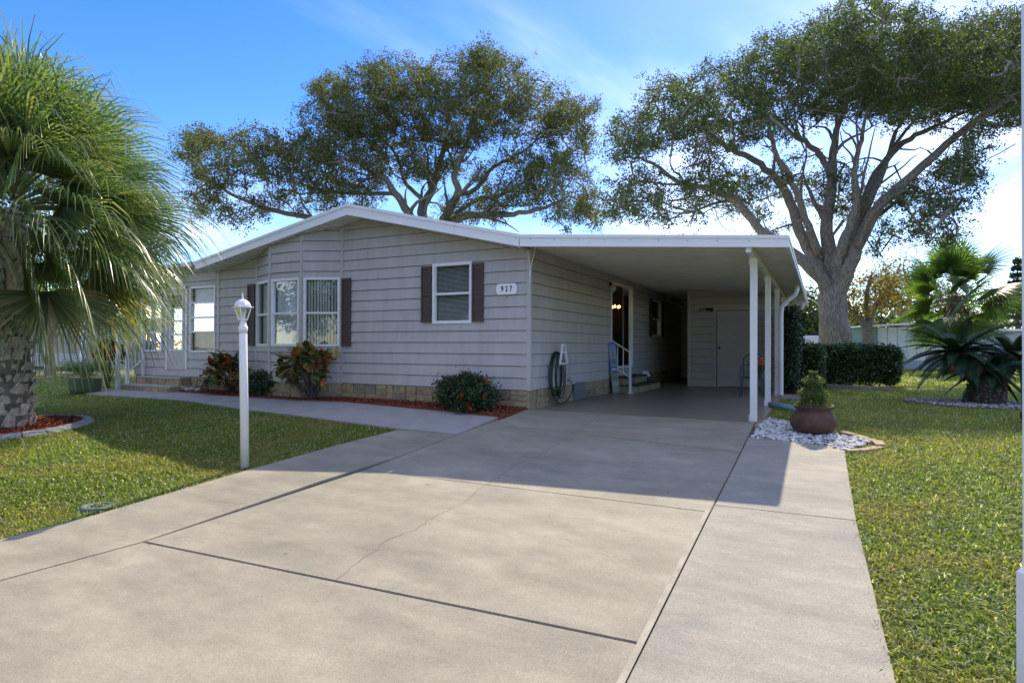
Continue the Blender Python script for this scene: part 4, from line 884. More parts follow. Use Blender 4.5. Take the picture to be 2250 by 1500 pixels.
def croton(label, base, cen, rx, ry, rz, nleaf, size, weights, group=None):
    t = thing('croton_shrub', label, 'shrub', base, 'croton shrubs by the front wall'); K = max(10, nleaf//9)
    d = unit(rng.normal(size=(K, 3))); d[:, 2] = np.where(d[:, 2] < -.55, -d[:, 2], d[:, 2]); tips = cen+d*np.array([rx, ry, rz])*rng.uniform(.55, 1.0, K)[:, None]
    tips[:, 1] = np.minimum(tips[:, 1], -.06)
    stems(t, base, tips, .012, .004, mat('pale_stem', (.085, .078, .062), .8, .2, 12), .2)
    for i in range(nleaf):
        tp_ = tips[i % K]; v = unit((tp_-cen+np.array([0, 0, .25*rz]))[None])[0]*.75+rng.normal(0, .75, 3); v[2] += .15; v /= np.linalg.norm(v)
        k = rng.choice(5, p=weights); tp_ = base+np.array([0, 0, .05])+(tp_-base)*rng.uniform(.6, .95) if i > K*5 else tp_; me = CR[k][i % 2]; ob = link('leaf', me, t)
        p = tp_+rng.normal(0, .05, 3)-v*.03; p[1] = min(p[1], -.07); ob.location = tuple(p-org(t)); ob.rotation_mode = 'QUATERNION'
        q = Vector(v).to_track_quat('X', 'Z'); ob.rotation_quaternion = q; s = size*rng.uniform(.7, 1.25); ob.scale = (s, s*rng.uniform(1.4, 2.1), s)
    return t
c2 = T(688, 881); c1 = T(512, 866)
croton('large orange and green croton in front of the bay window', c2, np.array([c2[0]-.16, c2[1]-.0, .60]), .74, .42, .46, 300, .235, (.22, .36, .15, .03, .24))
croton('red and yellow croton partly hidden behind the lamp post', c1, np.array([c1[0]-.06, c1[1]-.12, .48]), .56, .36, .40, 260, .21, (.22, .30, .16, .12, .20))
c3 = T(238, 853); 
def bushy(name, label, cat, base, cen, rad, n, leaf, m, flower=None, nst=10, up=.3, shell=.5, group=None, ymax=None, asp=.5):
    t = thing(name, label, cat, base, group); K = 90; d = unit(rng.normal(size=(K, 3))); d[:, 2] = np.where(d[:, 2] < -.5, -d[:, 2], d[:, 2]); kc = cen+d*np.array(rad)*(rng.uniform(shell, 1, K)[:, None])
    C = kc[rng.integers(0, K, n)]+rng.normal(0, 1, (n, 3))*np.array(rad)*.17
    if ymax is not None: C[:, 1] = np.minimum(C[:, 1], ymax-.02*rng.uniform(0, 1, n))
    C[:, 2] = np.maximum(C[:, 2], base[2]+.03)
    stuff(link('foliage', quads_mesh('foliage', leaf_quads(C, leaf, asp, up), m, o=org(t)), t))
    stems(t, base, kc[:nst], .014, .004, M_TWIG, .1)
    if flower:
        nf, fs2, fm = flower; kk = rng.integers(0, K, nf); F0 = kc[kk]+unit(kc[kk]-cen)*.09; F0[:, 2] = np.maximum(F0[:, 2], base[2]+.1)
        if ymax is not None: F0[:, 1] = np.minimum(F0[:, 1], ymax-.05)
        C = np.repeat(F0, 22, 0)+rng.normal(0, fs2, (nf*22, 3)); stuff(link('flowers', quads_mesh('flowers', leaf_quads(C, .036, .8), fm, o=org(t)), t))
    return t
M_IXL = leaf_mat('ixora_leaf', [(0, (.018, .042, .018)), (.7, (.04, .08, .032)), (1, (.09, .13, .05))], .2, .4)
M_IXF = leaf_mat('ixora_flower', [(0, (.45, .045, .02)), (1, (.70, .14, .07))], .2, .6)
ix = T(1020, 905)
bushy('ixora_bush', 'rounded dark green bush with red-orange flower clusters below the small window', 'bush', ix, np.array([ix[0]-.02, ix[1]+.06, .20]), (.60, .38, .35), 10000, .06, M_IXL, (34, .022, M_IXF), ymax=-.03)
sh_ = T(582, 871); bushy('dark_shrub', 'low dark green shrub between the two crotons', 'shrub', sh_, np.array([sh_[0], sh_[1]-.05, .24]), (.46, .26, .30), 5200, .06, M_IXL, ymax=-.03)
bushy('croton_bush', 'small red croton standing behind the fern pot', 'shrub', c3, np.array([c3[0], c3[1], .86]), (.40, .34, .34), 750, .15, leaf_mat('croton_mix', [(0, (.02, .04, .014)), (.45, (.05, .06, .02)), (.6, (.28, .07, .03)), (.85, (.18, .03, .02)), (1, (.3, .2, .05))], .2, .35), nst=16)
pl_ = onV(452, 850, -.25); pl_[2] = zt(pl_[0], pl_[1]); bushy('sparse_plant', 'small sparse dark plant by the rocks', 'plant', pl_, pl_+np.array([0, 0, .2]), (.2, .14, .16), 90, .08, leaf_mat('dark_leaf', [(0, (.03, .03, .02)), (1, (.08, .06, .03))], .1), nst=12)

# fan-leaved palms -----------------------------------------------------------------
def fan_frond(o, d, pet, blade, nseg, spread, droop, width, roll=.6, onset=.22, hang=2.1):
    """Petiole ribbon tube + fan of folded segments; droop bends each tip to the ground. Returns ribbons (N,m,2,3)."""
    d = unit(np.array(d)[None])[0]; zax = np.array([0, 0, 1.0]); s = np.cross(d, zax)
    if np.linalg.norm(s) < .1: s = np.array([1.0, 0, 0])
    s /= np.linalg.norm(s); u = np.cross(s, d); ro = rng.normal(0, roll); s = s*math.cos(ro)+u*math.sin(ro)
    m = 5; pts = [o+d*pet*t-zax*droop*.22*pet*t*t for t in np.linspace(0, 1, m)]; tip = pts[-1]; dt = unit((pts[-1]-pts[-2])[None])[0]
    u = unit(np.cross(s, dt)[None])[0]; mm = 6; S = []
    for k in range(nseg):
        a = spread*(-1+2*(k+.5)/nseg); L = blade*(1-.28*abs(a/spread)**2)*rng.uniform(.9, 1.06); dirk = dt*math.cos(a)+s*math.sin(a); dirk = unit((dirk+u*.10*math.cos(a*1.3))[None])[0]
        wv_ = unit(np.cross(dirk, u)[None])[0]*width; p = tip.copy(); row = []
        for j in range(mm):
            t = j/(mm-1); w = (math.sin(math.pi*min(1, .25+.75*t)))**.8 if t < 1 else .0
            w = max(.06, (1-t)**.75*1.1*min(1, .35+3*t)); row.append(np.stack([p-wv_*w*.5+u*.004*(k % 2), p+wv_*w*.5-u*.004*(k % 2)])); step = L/(mm-1)
            dd = dirk-zax*droop*max(0, t-onset)**1.1*hang*rng.uniform(.8, 1.2); p = p+unit(dd[None])[0]*step
        S.append(np.stack(row))
    return np.stack(S), pts
def fan_palm(name, label, base, top, trunk_r, fr, pet, blade, nseg, droop, width, mats, petm, roll=.6, onset=.22, hang=2.1):
    t = thing(name, label, 'palm', base); o0 = org(t)
    for i, (az, el, sc) in enumerate(fr):
        d = np.array([math.cos(az)*math.cos(el), math.sin(az)*math.cos(el), math.sin(el)]); dr_ = droop*(1.0+.5*max(0, -math.sin(el)))
        S, pts = fan_frond(top+np.array([0, 0, .25*math.sin(el)])+d*trunk_r*.5, d, pet*sc, blade*sc*rng.uniform(.9, 1.1), nseg, 1.75, dr_, width, roll, onset, hang)
        m = mats[0] if el > -.35 else mats[1]
        f = link('frond', strips_mesh('frond', S, m, o0), t); ORG[f.name] = o0
        b = MB(); b.tube(pts, list(np.linspace(.022, .010, len(pts))), 5); b.build('petiole', petm, f)
    return t
M_PALM = leaf_mat('palm_green', [(0, (.07, .12, .05)), (.5, (.14, .205, .08)), (.82, (.22, .27, .11)), (1, (.36, .31, .16))], .42, .33, .5)
M_PALMO = leaf_mat('palm_old', [(0, (.09, .13, .05)), (.6, (.16, .20, .085)), (.86, (.32, .28, .15)), (1, (.42, .26, .12))], .4, .28, .6)
M_PET = mat('petiole_green', (.16, .20, .07), .5, .15, 10)
top = atD(24, 470, np.dot(PALM-CAM, CM@np.array([0, 0, -1.0])))
fr = []; ga = math.pi*(3-math.sqrt(5))
for i in range(112):
    t = (i+.5)/112; el = math.radians(87-122*t**.95+rng.normal(0, 5)); fr.append((i*ga+rng.normal(0, .12), el, rng.uniform(.92, 1.08)))
palm = fan_palm('ribbon_palm', 'large shaggy fan palm with drooping leaf tips on the left lawn', PALM, top, .3, fr, 1.12, 1.68, 54, .74, .040, (M_PALM, M_PALMO), M_PET, .85, .34, 4.4)
# trunk with old leaf bases
M_PTR = mat('palm_trunk', (.17, .14, .11), .95, .35, 9, .8, 30); M_BOOT = mat('palm_boot', (.54, .47, .39), .9, .3, 9, .7, 30, dirt=(.09, .07, .055, .75), dscale=6)
ht = top[2]-PALM[2]; b = MB(); tr = []
for k in range(13):
    t = k/12; c = PALM+(top-PALM)*t; r0 = np.interp(t, [0, .1, .4, .7, 1], [.31, .26, .235, .20, .16]); tr.append([c+np.array([r0*(1+rng.normal(0, .03))*math.cos(a), r0*(1+rng.normal(0, .03))*math.sin(a), -.05 if k == 0 else 0]) for a in np.linspace(0, 2*math.pi, 18, endpoint=False)])
b.loft(tr); trunk = b.build('trunk', M_PTR, palm, True)
def boot_mesh(k):
    b = MB(); r = np.random.default_rng(k); w = .5
    ring0 = [(-w, 0, 0), (-.3, .22, 0), (.3, .22, 0), (w, 0, 0), (.3, -.12, 0), (-.3, -.12, 0)]
    rings = [[(x*s, y*s2+o_, z) for x, y, _ in ring0] for s, s2, o_, z in ((1, 1, 0, 0), (.86, .9, .12, .35), (.62, .8, .34, .75), (.5, .55, .46, 1.0))]
    rings = [[(x+r.normal(0, .04), y+r.normal(0, .03), z+r.normal(0, .05)) for x, y, z in q] for q in rings]; b.loft(rings); return b.mesh('leaf_base', M_BOOT, None, False)
BOOTS = [boot_mesh(k) for k in range(5)]
rows = 19
for i in range(rows):
    for j in range(11):
        t = (i+.4)/rows*.97; a = 2*math.pi*(j+.5*(i % 2))/11+rng.normal(0, .06); c = PALM+(top-PALM)*t; r0 = np.interp(t, [0, .1, .4, .7, 1], [.31, .26, .235, .20, .16])-.03
        ob = link('leaf_base', BOOTS[(i*3+j) % 5], trunk); ob.location = tuple(c+np.array([r0*math.cos(a), r0*math.sin(a), 0])-org(palm)); ob.rotation_euler = (rng.normal(-.05, .12), rng.normal(0, .1), a-math.pi/2); s = rng.uniform(.65, 1.25); ob.rotation_euler[1] += rng.normal(0, .18)
        ob.scale = (.165*s, .135*s*rng.uniform(.7, 1.3), (.15 if t < .6 else .24)*s)

fpb = T(2092, 822); D2 = np.dot(fpb-CAM, CM@np.array([0, 0, -1.0])); top2 = atD(2098, 662, D2)
fr = [(i*ga+rng.normal(0, .1), math.radians(86-125*((i+.5)/36)**.9+rng.normal(0, 6)), rng.uniform(.62, 1.1)) for i in range(36)]
M_FAN = leaf_mat('fan_palm_green', [(0, (.05, .10, .025)), (.6, (.10, .175, .04)), (1, (.18, .24, .06))], .5, .35)
p2 = fan_palm('fan_palm', 'broad-leaved fan palm standing behind the sago palm', fpb, top2, .2, fr, 1.30, 1.55, 38, .40, .10, (M_FAN, M_FAN), M_PET, .5)
b = MB(); b.tube([fpb-np.array([0, 0, .1]), fpb+(top2-fpb)*.5, top2+np.array([0, 0, .2])], [.36, .29, .24], 14); b.build('trunk', mat('brown_palm_trunk', (.16, .10, .065), .95, .35, 12, .9, 30), p2, True)
C = top2+np.column_stack([rng.normal(0, .22, 500), rng.normal(0, .22, 500), rng.uniform(-.9, .25, 500)]); link('fibre', quads_mesh('fibre', leaf_quads(C, .35, .12, -1), leaf_mat('palm_fibre', [(0, (.07, .04, .02)), (1, (.20, .11, .05))], 0, .9), o=org(p2)), p2)

# sago palm --------------------------------------------------------------------------
sg = T(2168, 886); sago = thing('sago_palm', 'dark sago palm with stiff feathery fronds and a scaly trunk', 'sago palm', sg)
b = MB(); b.tube([sg-np.array([0, 0, .05]), sg+np.array([0, 0, .25]), sg+np.array([0, 0, .52])], [.29, .27, .30], 16); st_ = b.build('trunk', mat('sago_trunk', (.11, .095, .075), .95, .4, 18, 1.0, 35), sago, True)
b = MB()
for i in range(130):
    a = rng.uniform(0, 6.28); z = rng.uniform(.0, .52); b.prism([sg+np.array([.27*math.cos(a+x)*1.02, .27*math.sin(a+x)*1.02, z+y]) for x, y in ((-.13, 0), (.13, 0), (0, .07))], np.array([math.cos(a), math.sin(a), .5])*.05)
stuff(b.build('trunk_scales', mat('sago_scales', (.15, .125, .095), .95, .3, 18), st_))
M_SAGO = leaf_mat('sago_leaf', [(0, (.012, .032, .016)), (.7, (.026, .06, .028)), (1, (.05, .09, .04))], .12, .55, .2)
heads = [(np.array([-.45, .0, 1.0]), 48, 1.12), (np.array([.42, .05, .92]), 42, 1.05), (np.array([.0, -.05, .62]), 22, .9)]
for hc, nf, L in heads:
    hc = sg+hc; b = MB(); b.tube([sg+np.array([0, 0, .42]), (sg+np.array([0, 0, .5])+hc)/2+np.array([0, 0, -.05]), hc], [.26, .22, .17], 10); b.build('trunk_arm', M_PTR, sago, True)
    for i in range(nf):
        az = i*ga+rng.normal(0, .1); el = math.radians(58-86*((i+.5)/nf)+rng.normal(0, 4)); d = np.array([math.cos(az)*math.cos(el), math.sin(az)*math.cos(el), math.sin(el)])
        n = 40; pts = []; p = hc.copy(); dd = d.copy(); LL = L*rng.uniform(.85, 1.1)
        for k in range(n): pts.append(p.copy()); dd = unit((dd-np.array([0, 0, .022]))[None])[0]; p = p+dd*LL/n
        s = unit(np.cross(d, [0, 0, 1.0])[None])[0]; S = []
        for k in range(3, n):
            t = k/n; l = .20*math.sin(math.pi*min(1, .18+t*.86))**.7*LL/1.5; dk = unit((pts[k]-pts[k-1])[None])[0]; up_ = unit(np.cross(s, dk)[None])[0]
            for sgn in (-1, 1):
                e = unit((s*sgn+dk*.55+up_*.28)[None])[0]; w = dk*.0125; q = pts[k]; S.append(np.stack([np.stack([q-w, q+w]), np.stack([q+e*l*.55-w*.9, q+e*l*.55+w*.9]), np.stack([q+e*l-up_*l*.08-w*.1, q+e*l-up_*l*.08+w*.1])]))
        S = np.stack(S); f = link('frond', strips_mesh('frond', S, M_SAGO, org(sago)), sago); ORG[f.name] = org(sago); b = MB(); b.tube(pts[::4]+[pts[-1]], list(np.linspace(.012, .004, len(pts[::4])+1)), 4); b.build('midrib', M_SAGO, f)
sb_ = [(sg[0]+1.35*math.cos(a)*(1+.1*math.sin(3*a)), sg[1]+1.0*math.sin(a)-.1) for a in np.linspace(0, 2*math.pi, 20, endpoint=False)]
b = MB(); b.prism([(x, y, -.1) for x, y in sb_], (0, 0, .085)); structure(b.build('sago_bed_soil', mat('bed_soil', (.14, .12, .10))))
pebbles(sb_, 1500, lambda x, y: -.005, .034, 'grey_pebbles', 'pale pebbles around the sago palm trunk', leaf_mat('grey_pebble', [(0, (.2, .18, .16)), (.5, (.38, .36, .33)), (1, (.5, .48, .45))], 0, .8, .3))

# ================================================================== HEDGE AND VINE
M_HEDGE = leaf_mat('hedge_leaf', [(0, (.012, .035, .010)), (.6, (.03, .07, .018)), (.9, (.07, .12, .03)), (1, (.16, .19, .06))], .3, .3, .5)
def leafy_box(name, label, cat, a, c, n, leaf, m, base, jit=.05, core=True):
    t = thing(name, label, cat, base); a, c = np.array(a, float), np.array(c, float); sz = c-a
    P = rng.uniform(0, 1, (n, 3)); f = rng.integers(0, 5, n)                                  # shell: 4 sides + top
    P[f == 0, 0] = 0; P[f == 1, 0] = 1; P[f == 2, 1] = 0; P[f == 3, 1] = 1; P[f == 4, 2] = 1
    C = a+P*sz; cen = (a+c)/2; lum = .07*np.sin(C[:, 0]*3.1+1)*np.sin(C[:, 2]*4+C[:, 1]*2.3); dirs = unit(C-cen); corner = (np.abs((C-cen)/(sz/2))**8).sum(1); C = C-dirs*(np.clip(corner-1, 0, 1.2)*.10)[:, None]+dirs*lum[:, None]+rng.normal(0, jit, (n, 3)); C[:, 2] = np.maximum(C[:, 2], .02)
    stuff(link('foliage', quads_mesh('foliage', leaf_quads(C, leaf, .55, .2), m, o=org(t)), t))
    if core:
        b = MB(); 
        for k in range(8):
            x = a[0]+sz[0]*(k+.5)/8; y = (a[1]+c[1])/2; b.tube([(x, y, 0), (x+.05, y, a[2]+sz[2]*.8)], [.02, .01], 5)
            for q in range(10): e = np.array([x, y, a[2]+sz[2]*.3])+rng.uniform(-.45, .45, 3)*sz*np.array([.25, .9, .8]); b.tube([(x, y, a[2]+sz[2]*.2), e], .006, 4)
        b.build('stems', M_TWIG, t)
    return t
leafy_box('hedge', 'clipped dark green hedge in front of the big oak trunk', 'hedge', (4.35, 10.0, .08), (6.35, 11.1, 1.08), 30000, .075, M_HEDGE, (5.3, 10.5, 0))
leafy_box('hedge', 'leafy end of the hedge growing against the carport vine', 'hedge', (3.98, 7.4, .05), (4.5, 10.2, 1.08), 16000, .07, M_HEDGE, (4.2, 9, 0))
M_VINE = leaf_mat('vine_leaf', [(0, (.010, .028, .012)), (.6, (.025, .055, .02)), (1, (.06, .10, .03))], .22, .3, .5)
leafy_box('climbing_vine', 'dark leafy vine climbing the outer side of the carport storage room', 'vine', (3.72, 6.0, .05), (3.98, 8.6, 1.95), 15000, .07, M_VINE, (3.85, 7.2, 0), .07)
hk = [T(1806, 849), T(1962, 858)]; b = MB(); d = np.array([0, -.06, 0]); b.prism([hk[0]-d+np.array([0, 0, -.03]), hk[1]-d+np.array([0, 0, -.03]), hk[1]+d+np.array([0, 0, -.03]), hk[0]+d+np.array([0, 0, -.03])], (0, 0, .10)); tag(b.build('hedge_kerb', M_CURB), 'low concrete kerb along the foot of the hedge', 'kerb')

# ================================================================== TREES
M_OAK = leaf_mat('oak_leaf', [(0, (.032, .054, .028)), (.5, (.068, .100, .046)), (.85, (.11, .145, .060)), (1, (.17, .18, .08))], .46, .6, .25)
M_OAK2 = leaf_mat('oak_leaf_brown', [(0, (.044, .060, .030)), (.5, (.092, .112, .050)), (.85, (.14, .155, .066)), (1, (.21, .19, .09))], .46, .6, .25)
def tree(name, label, base, D, trunk_pts, limbs, blobs, m, nclu, per, leaf, crad, depth, bark=M_BARK, group=None, twigs=True, tw=.02, seed=3, sprig=9, side=0):
    """trunk_pts / limbs: photo pixels with a radius in metres; blobs: (px, py, rx, ry, weight, depth offset) in pixels."""
    r = np.random.default_rng(seed); t = thing(name, label, 'tree', base, group); sc = D/F_PX; vw = CM@np.array([0, 0, -1.0]); vw[2] = 0; vw = unit(vw[None])[0]
    def PX(x, y, off=0): return atD(x, y, D+off)
    nodes = []; b = MB(); tp3 = [np.array(base)-np.array([0, 0, .3])]+[PX(x, y) for x, y, _ in trunk_pts]; rr = [trunk_pts[0][2]*1.25]+[q[2] for q in trunk_pts]
    sp = spline(tp3, 5); rad = np.interp(np.linspace(0, len(rr)-1, len(sp)), range(len(rr)), rr); n = 18; rings = []
    for k, (p, q) in enumerate(zip(sp, rad)):
        rings.append([p+q*(1+.06*math.sin(3*a+k*.2)+.04*math.sin(7*a-k*.3))*np.array([math.cos(a), math.sin(a), 0]) for a in np.linspace(0, 2*math.pi, n, endpoint=False)])
    b.loft(rings); trk = b.build('trunk', bark, t, True); nodes += sp[len(sp)//2:]
    for lb in limbs:
        off = lb[0]; pts = [PX(x, y, off*k/(len(lb)-2)) for k, (x, y, _) in enumerate(lb[1:])]; s2 = spline(pts, 5); rd = np.interp(np.linspace(0, len(lb)-2, len(s2)), range(len(lb)-1), [q[2] for q in lb[1:]])
        s2 = [p+r.normal(0, .02, 3)*(k > 2) for k, p in enumerate(s2)]; b = MB(); b.tube(s2, list(rd), 9); b.build('limb', bark, t, True); nodes += s2[4:]
        if side:                                            # forks leaving the limb, curving outward and up
            for _ in range(side):
                k = int(r.integers(len(s2)//4, len(s2)-2)); tg = unit((s2[k+1]-s2[k])[None])[0]; o_ = unit(np.cross(tg, r.normal(size=3))[None])[0]; dv = unit((tg*.8+o_*.75+np.array([0, 0, .25]))[None])[0]; L_ = r.uniform(1.3, 3.2); p_ = s2[k].copy(); br = [p_.copy()]
                for _j in range(6): dv = unit((dv+r.normal(0, .22, 3)+np.array([0, 0, .06]))[None])[0]; p_ = p_+dv*L_/6; br.append(p_.copy())
                rb = min(rd[k]*.55, .11); b = MB(); b.tube(br, list(np.linspace(rb, .015, 7)), 6); b.build('limb', bark, t, True); nodes += br[2:]
    w = np.array([bl[2]*bl[3]*bl[4] for bl in blobs]); w /= w.sum(); pick = r.choice(len(blobs), nclu, p=w); cl = []
    for k in pick:
        x, y, rx, ry, wt, off = blobs[k]
        while True:
            q = r.uniform(-1, 1, 3)
            if q@q <= 1: break
        q = q/(np.linalg.norm(q)+1e-6)*np.linalg.norm(q)**.7*(1.0 if r.uniform() < .86 else 1.22)
        cl.append(PX(x+q[0]*rx, y+q[1]*ry, off+q[2]*depth*(.6+.4*min(1, rx/100))))
    cl = np.array(cl)
    if twigs:
        nd = np.array(nodes); order = np.argsort(((cl[:, None, :]-nd[None, ::3, :])**2).sum(-1).min(1)); nd = list(nd); b = MB(); arr = np.array(nd)
        for i in order:
            d2 = ((arr-cl[i])**2).sum(1); j = int(d2.argmin()); a = arr[j]; dist = math.sqrt(d2[j]); rr0 = min(.018+.03*dist, .10)*tw/.02
            mid = (a+cl[i])/2+r.normal(0, .07*dist, 3); b.tube([a, mid, cl[i]], [rr0, rr0*.7, rr0*.3], 4, False); arr = np.vstack([arr, mid, cl[i]])
        stuff(b.build('branches', M_TWIG if bark is not M_BARK else bark, t, True))
    srad = crad*r.uniform(.4, 1.3, nclu); ns = max(3, per//sprig); q = unit(r.normal(0, 1, (nclu*ns, 3)))*(r.uniform(0, 1, (nclu*ns, 1))**.45*1.8); q *= np.repeat(srad, ns)[:, None]*np.array([1, 1, .75])
    sub = np.repeat(cl, ns, 0)+q; N = len(sub)*sprig; C = np.repeat(sub, sprig, 0)+r.normal(0, leaf*.85, (N, 3))
    stuff(link('crown', quads_mesh('crown', leaf_quads(C, leaf, .5, .35, r), m, o=org(t)), t))
    return t
# the big oak behind the hedge
DO = 21.0; ob_ = G(1833, 833); ob_ = atD(1833, 0, DO); ob_[2] = 0
limbsR = [
 (-2.0, (1826, 655, 0.234), (1805, 612, 0.215), (1770, 578, 0.192), (1720, 540, 0.163), (1674, 508, 0.148), (1619, 446, 0.126), (1559, 416, 0.104), (1491, 401, 0.074), (1439, 363, 0.052), (1400, 345, 0.030)),
 (1.0, (1826, 660, 0.270), (1815, 622, 0.252), (1795, 580, 0.222), (1759, 512, 0.185), (1730, 427, 0.148), (1683, 371, 0.118), (1627, 337, 0.096), (1584, 312, 0.067), (1530, 270, 0.037)),
 (-1.5, (1800, 560, 0.148), (1770, 480, 0.118), (1740, 400, 0.096), (1706, 340, 0.081), (1690, 270, 0.052)),
 (0.5, (1828, 665, 0.324), (1824, 615, 0.281), (1822, 560, 0.252), (1817, 490, 0.200), (1828, 384, 0.155), (1836, 299, 0.111), (1862, 213, 0.074), (1870, 140, 0.044)),
 (2.5, (1826, 380, 0.118), (1800, 340, 0.104), (1768, 311, 0.089), (1730, 285, 0.067), (1690, 230, 0.037)),
 (-2.0, (1830, 640, 0.216), (1837, 580, 0.200), (1855, 530, 0.163), (1880, 455, 0.118), (1878, 380, 0.096), (1890, 310, 0.067), (1905, 240, 0.037)),
 (2.0, (1830, 650, 0.270), (1840, 606, 0.244), (1860, 545, 0.207), (1892, 478, 0.178), (1917, 397, 0.148), (1973, 324, 0.111), (2045, 282, 0.081), (2130, 240, 0.044)),
 (-1.5, (1830, 675, 0.306), (1845, 632, 0.281), (1862, 590, 0.266), (1880, 546, 0.229), (1926, 461, 0.185), (1973, 414, 0.155), (2062, 333, 0.126), (2139, 269, 0.096), (2216, 222, 0.059)),
 (1.5, (1900, 470, 0.104), (1935, 390, 0.089), (1960, 330, 0.074), (2010, 260, 0.044)),
 (-1.0, (1985, 400, 0.044), (2030, 425, 0.037), (2070, 420, 0.026), (2110, 395, 0.015)),
 (2.0, (1690, 520, 0.052), (1640, 470, 0.044), (1590, 450, 0.030), (1540, 470, 0.018)),
]
blobsR = [(1860, 160, 120, 85, 1.5, 5), (1990, 150, 120, 90, 1.6, 5), (2110, 150, 110, 90, 1.6, 5), (2230, 160, 100, 90, 1.6, 5), (1990, 215, 120, 40, 1.5, 3.5), (2140, 220, 110, 35, 1.5, 3.5), (1420, 290, 80, 50, 1.20, -1), (1500, 232, 90, 65, 1.30, 0), (1600, 215, 110, 85, 1.30, 0), (1720, 180, 110, 105, 1.40, 0), (1840, 150, 120, 120, 1.40, 0), (1950, 125, 120, 125, 1.40, 0), (2070, 140, 110, 115, 1.40, 0), (2180, 130, 100, 115, 1.40, 0), (2290, 140, 100, 130, 1.30, 0), (1375, 325, 45, 32, 1.10, -1),
 (1560, 300, 90, 38, 1.20, -1), (1690, 285, 90, 35, 1.00, -1), (2000, 240, 110, 40, 1.20, 0), (2200, 245, 80, 35, 1.10, 0), (1900, 30, 70, 40, 1.00, 1),
 (1400, 430, 65, 55, 1.31, -1), (1480, 455, 60, 45, 1.31, -1.5), (1560, 395, 70, 50, 1.40, -1), (1640, 430, 50, 55, 1.05, 1), (1760, 400, 80, 60, 1.22, 2), (1850, 420, 60, 70, 1.05, 2), (1990, 455, 70, 55, 1.22, 1), (2085, 425, 60, 65, 1.14, -1), (2110, 370, 50, 40, 1.05, -1), (1950, 535, 55, 35, 0.88, 2), (2060, 520, 50, 28, 1.31, -1), (1700, 490, 60, 35, 0.88, 2), (1345, 455, 25, 40, 0.70, -1), (2160, 300, 60, 30, 1.50, 0), (1790, 560, 50, 25, 0.44, 3)]
tree('oak_tree', 'massive spreading oak with grey forking trunk behind the hedge', ob_, DO, [(1833, 760, .50), (1830, 700, .45), (1828, 660, .45), (1828, 625, .32)], limbsR, blobsR, M_OAK, 2700, 100, .085, .30, 3.9, seed=11, sprig=10, side=5)
b = MB(); bp_ = atD(1864, 735, DO-.3); bm = bmesh.new(); bmesh.ops.create_icosphere(bm, subdivisions=3, radius=.42)
for v in bm.verts: v.co = Vector((v.co.x*.75, v.co.y*.8, v.co.z*1.25))*(1+.08*math.sin(v.co.x*9+v.co.z*7))
me = bpy.data.meshes.new('burl'); bm.to_mesh(me); bm.free(); me.materials.append(M_BARK); me.shade_smooth(); _oak = bpy.data.objects['oak_tree']; link('burl', me, _oak, bp_-np.array([.18, 0, 0])-org(_oak))
# the oak behind the house roof
DC = 29.0; oc_ = atD(955, 760, DC); oc_[2] = 0
limbsC = [
 (-1.5, (950, 560, 0.320), (915, 500, 0.240), (896, 465, 0.200), (868, 424, 0.160), (838, 388, 0.112), (800, 370, 0.072)), (1.5, (950, 560, 0.320), (935, 490, 0.256), (926, 460, 0.224), (952, 410, 0.192), (972, 340, 0.136), (985, 260, 0.072)),
 (-1, (955, 560, 0.320), (972, 490, 0.240), (990, 455, 0.216), (1007, 420, 0.176), (998, 385, 0.144), (1022, 325, 0.112), (1050, 250, 0.064)), (2, (1007, 427, 0.136), (1045, 416, 0.112), (1084, 367, 0.096), (1140, 340, 0.064), (1200, 290, 0.040)),
 (-2, (960, 540, 0.240), (999, 482, 0.192), (1063, 472, 0.160), (1127, 470, 0.120), (1190, 458, 0.080), (1250, 430, 0.040)), (-2, (945, 570, 0.240), (850, 520, 0.192), (750, 495, 0.160), (670, 476, 0.128), (572, 455, 0.096), (487, 415, 0.056), (440, 380, 0.032)),
 (1, (1000, 470, 0.112), (1050, 440, 0.096), (1110, 425, 0.080), (1180, 380, 0.048)), (2, (930, 440, 0.112), (890, 400, 0.096), (870, 340, 0.072), (820, 280, 0.040)), (0, (870, 425, 0.104), (800, 425, 0.088), (720, 420, 0.064), (650, 400, 0.040))]
blobsC = [(500, 350, 100, 68, 1.20, -1), (430, 320, 45, 40, 1.50, -1), (600, 340, 60, 50, 1.00, -1), (520, 470, 75, 35, 1.05, -1.5), (440, 420, 40, 45, 1.05, -1), (720, 255, 65, 85, 1.20, 0), (800, 225, 95, 85, 1.30, 0), (900, 220, 100, 85, 1.30, 0), (1000, 225, 100, 105, 1.30, 0), (1085, 215, 90, 100, 1.30, 0), (1060, 130, 42, 35, 1.50, 0), (1180, 250, 75, 85, 1.10, 0), (1250, 300, 60, 80, 1.50, 0), (1285, 235, 30, 22, 0.88, 0), (1230, 420, 85, 75, 1.22, -1), (1130, 395, 100, 70, 0.96, 0), (680, 345, 65, 65, 1.10, -1), (760, 345, 90, 75, 1.20, 0), (850, 345, 90, 60, 1.00, 0), (950, 340, 80, 55, 1.40, 1), (640, 420, 90, 45, 1.00, -1), (760, 430, 90, 40, 1.40, 0), (1290, 470, 40, 40, 1.31, -1), (860, 150, 60, 25, 0.61, 0), (1050, 460, 90, 40, 1.05, 1)]
tree('oak_tree', 'wide spreading oak rising behind the gable roof', oc_, DC, [(955, 720, .55), (953, 640, .5), (950, 575, .45)], limbsC, blobsC, M_OAK2, 2000, 100, .105, .37, 3.6, seed=12, sprig=10, side=5)
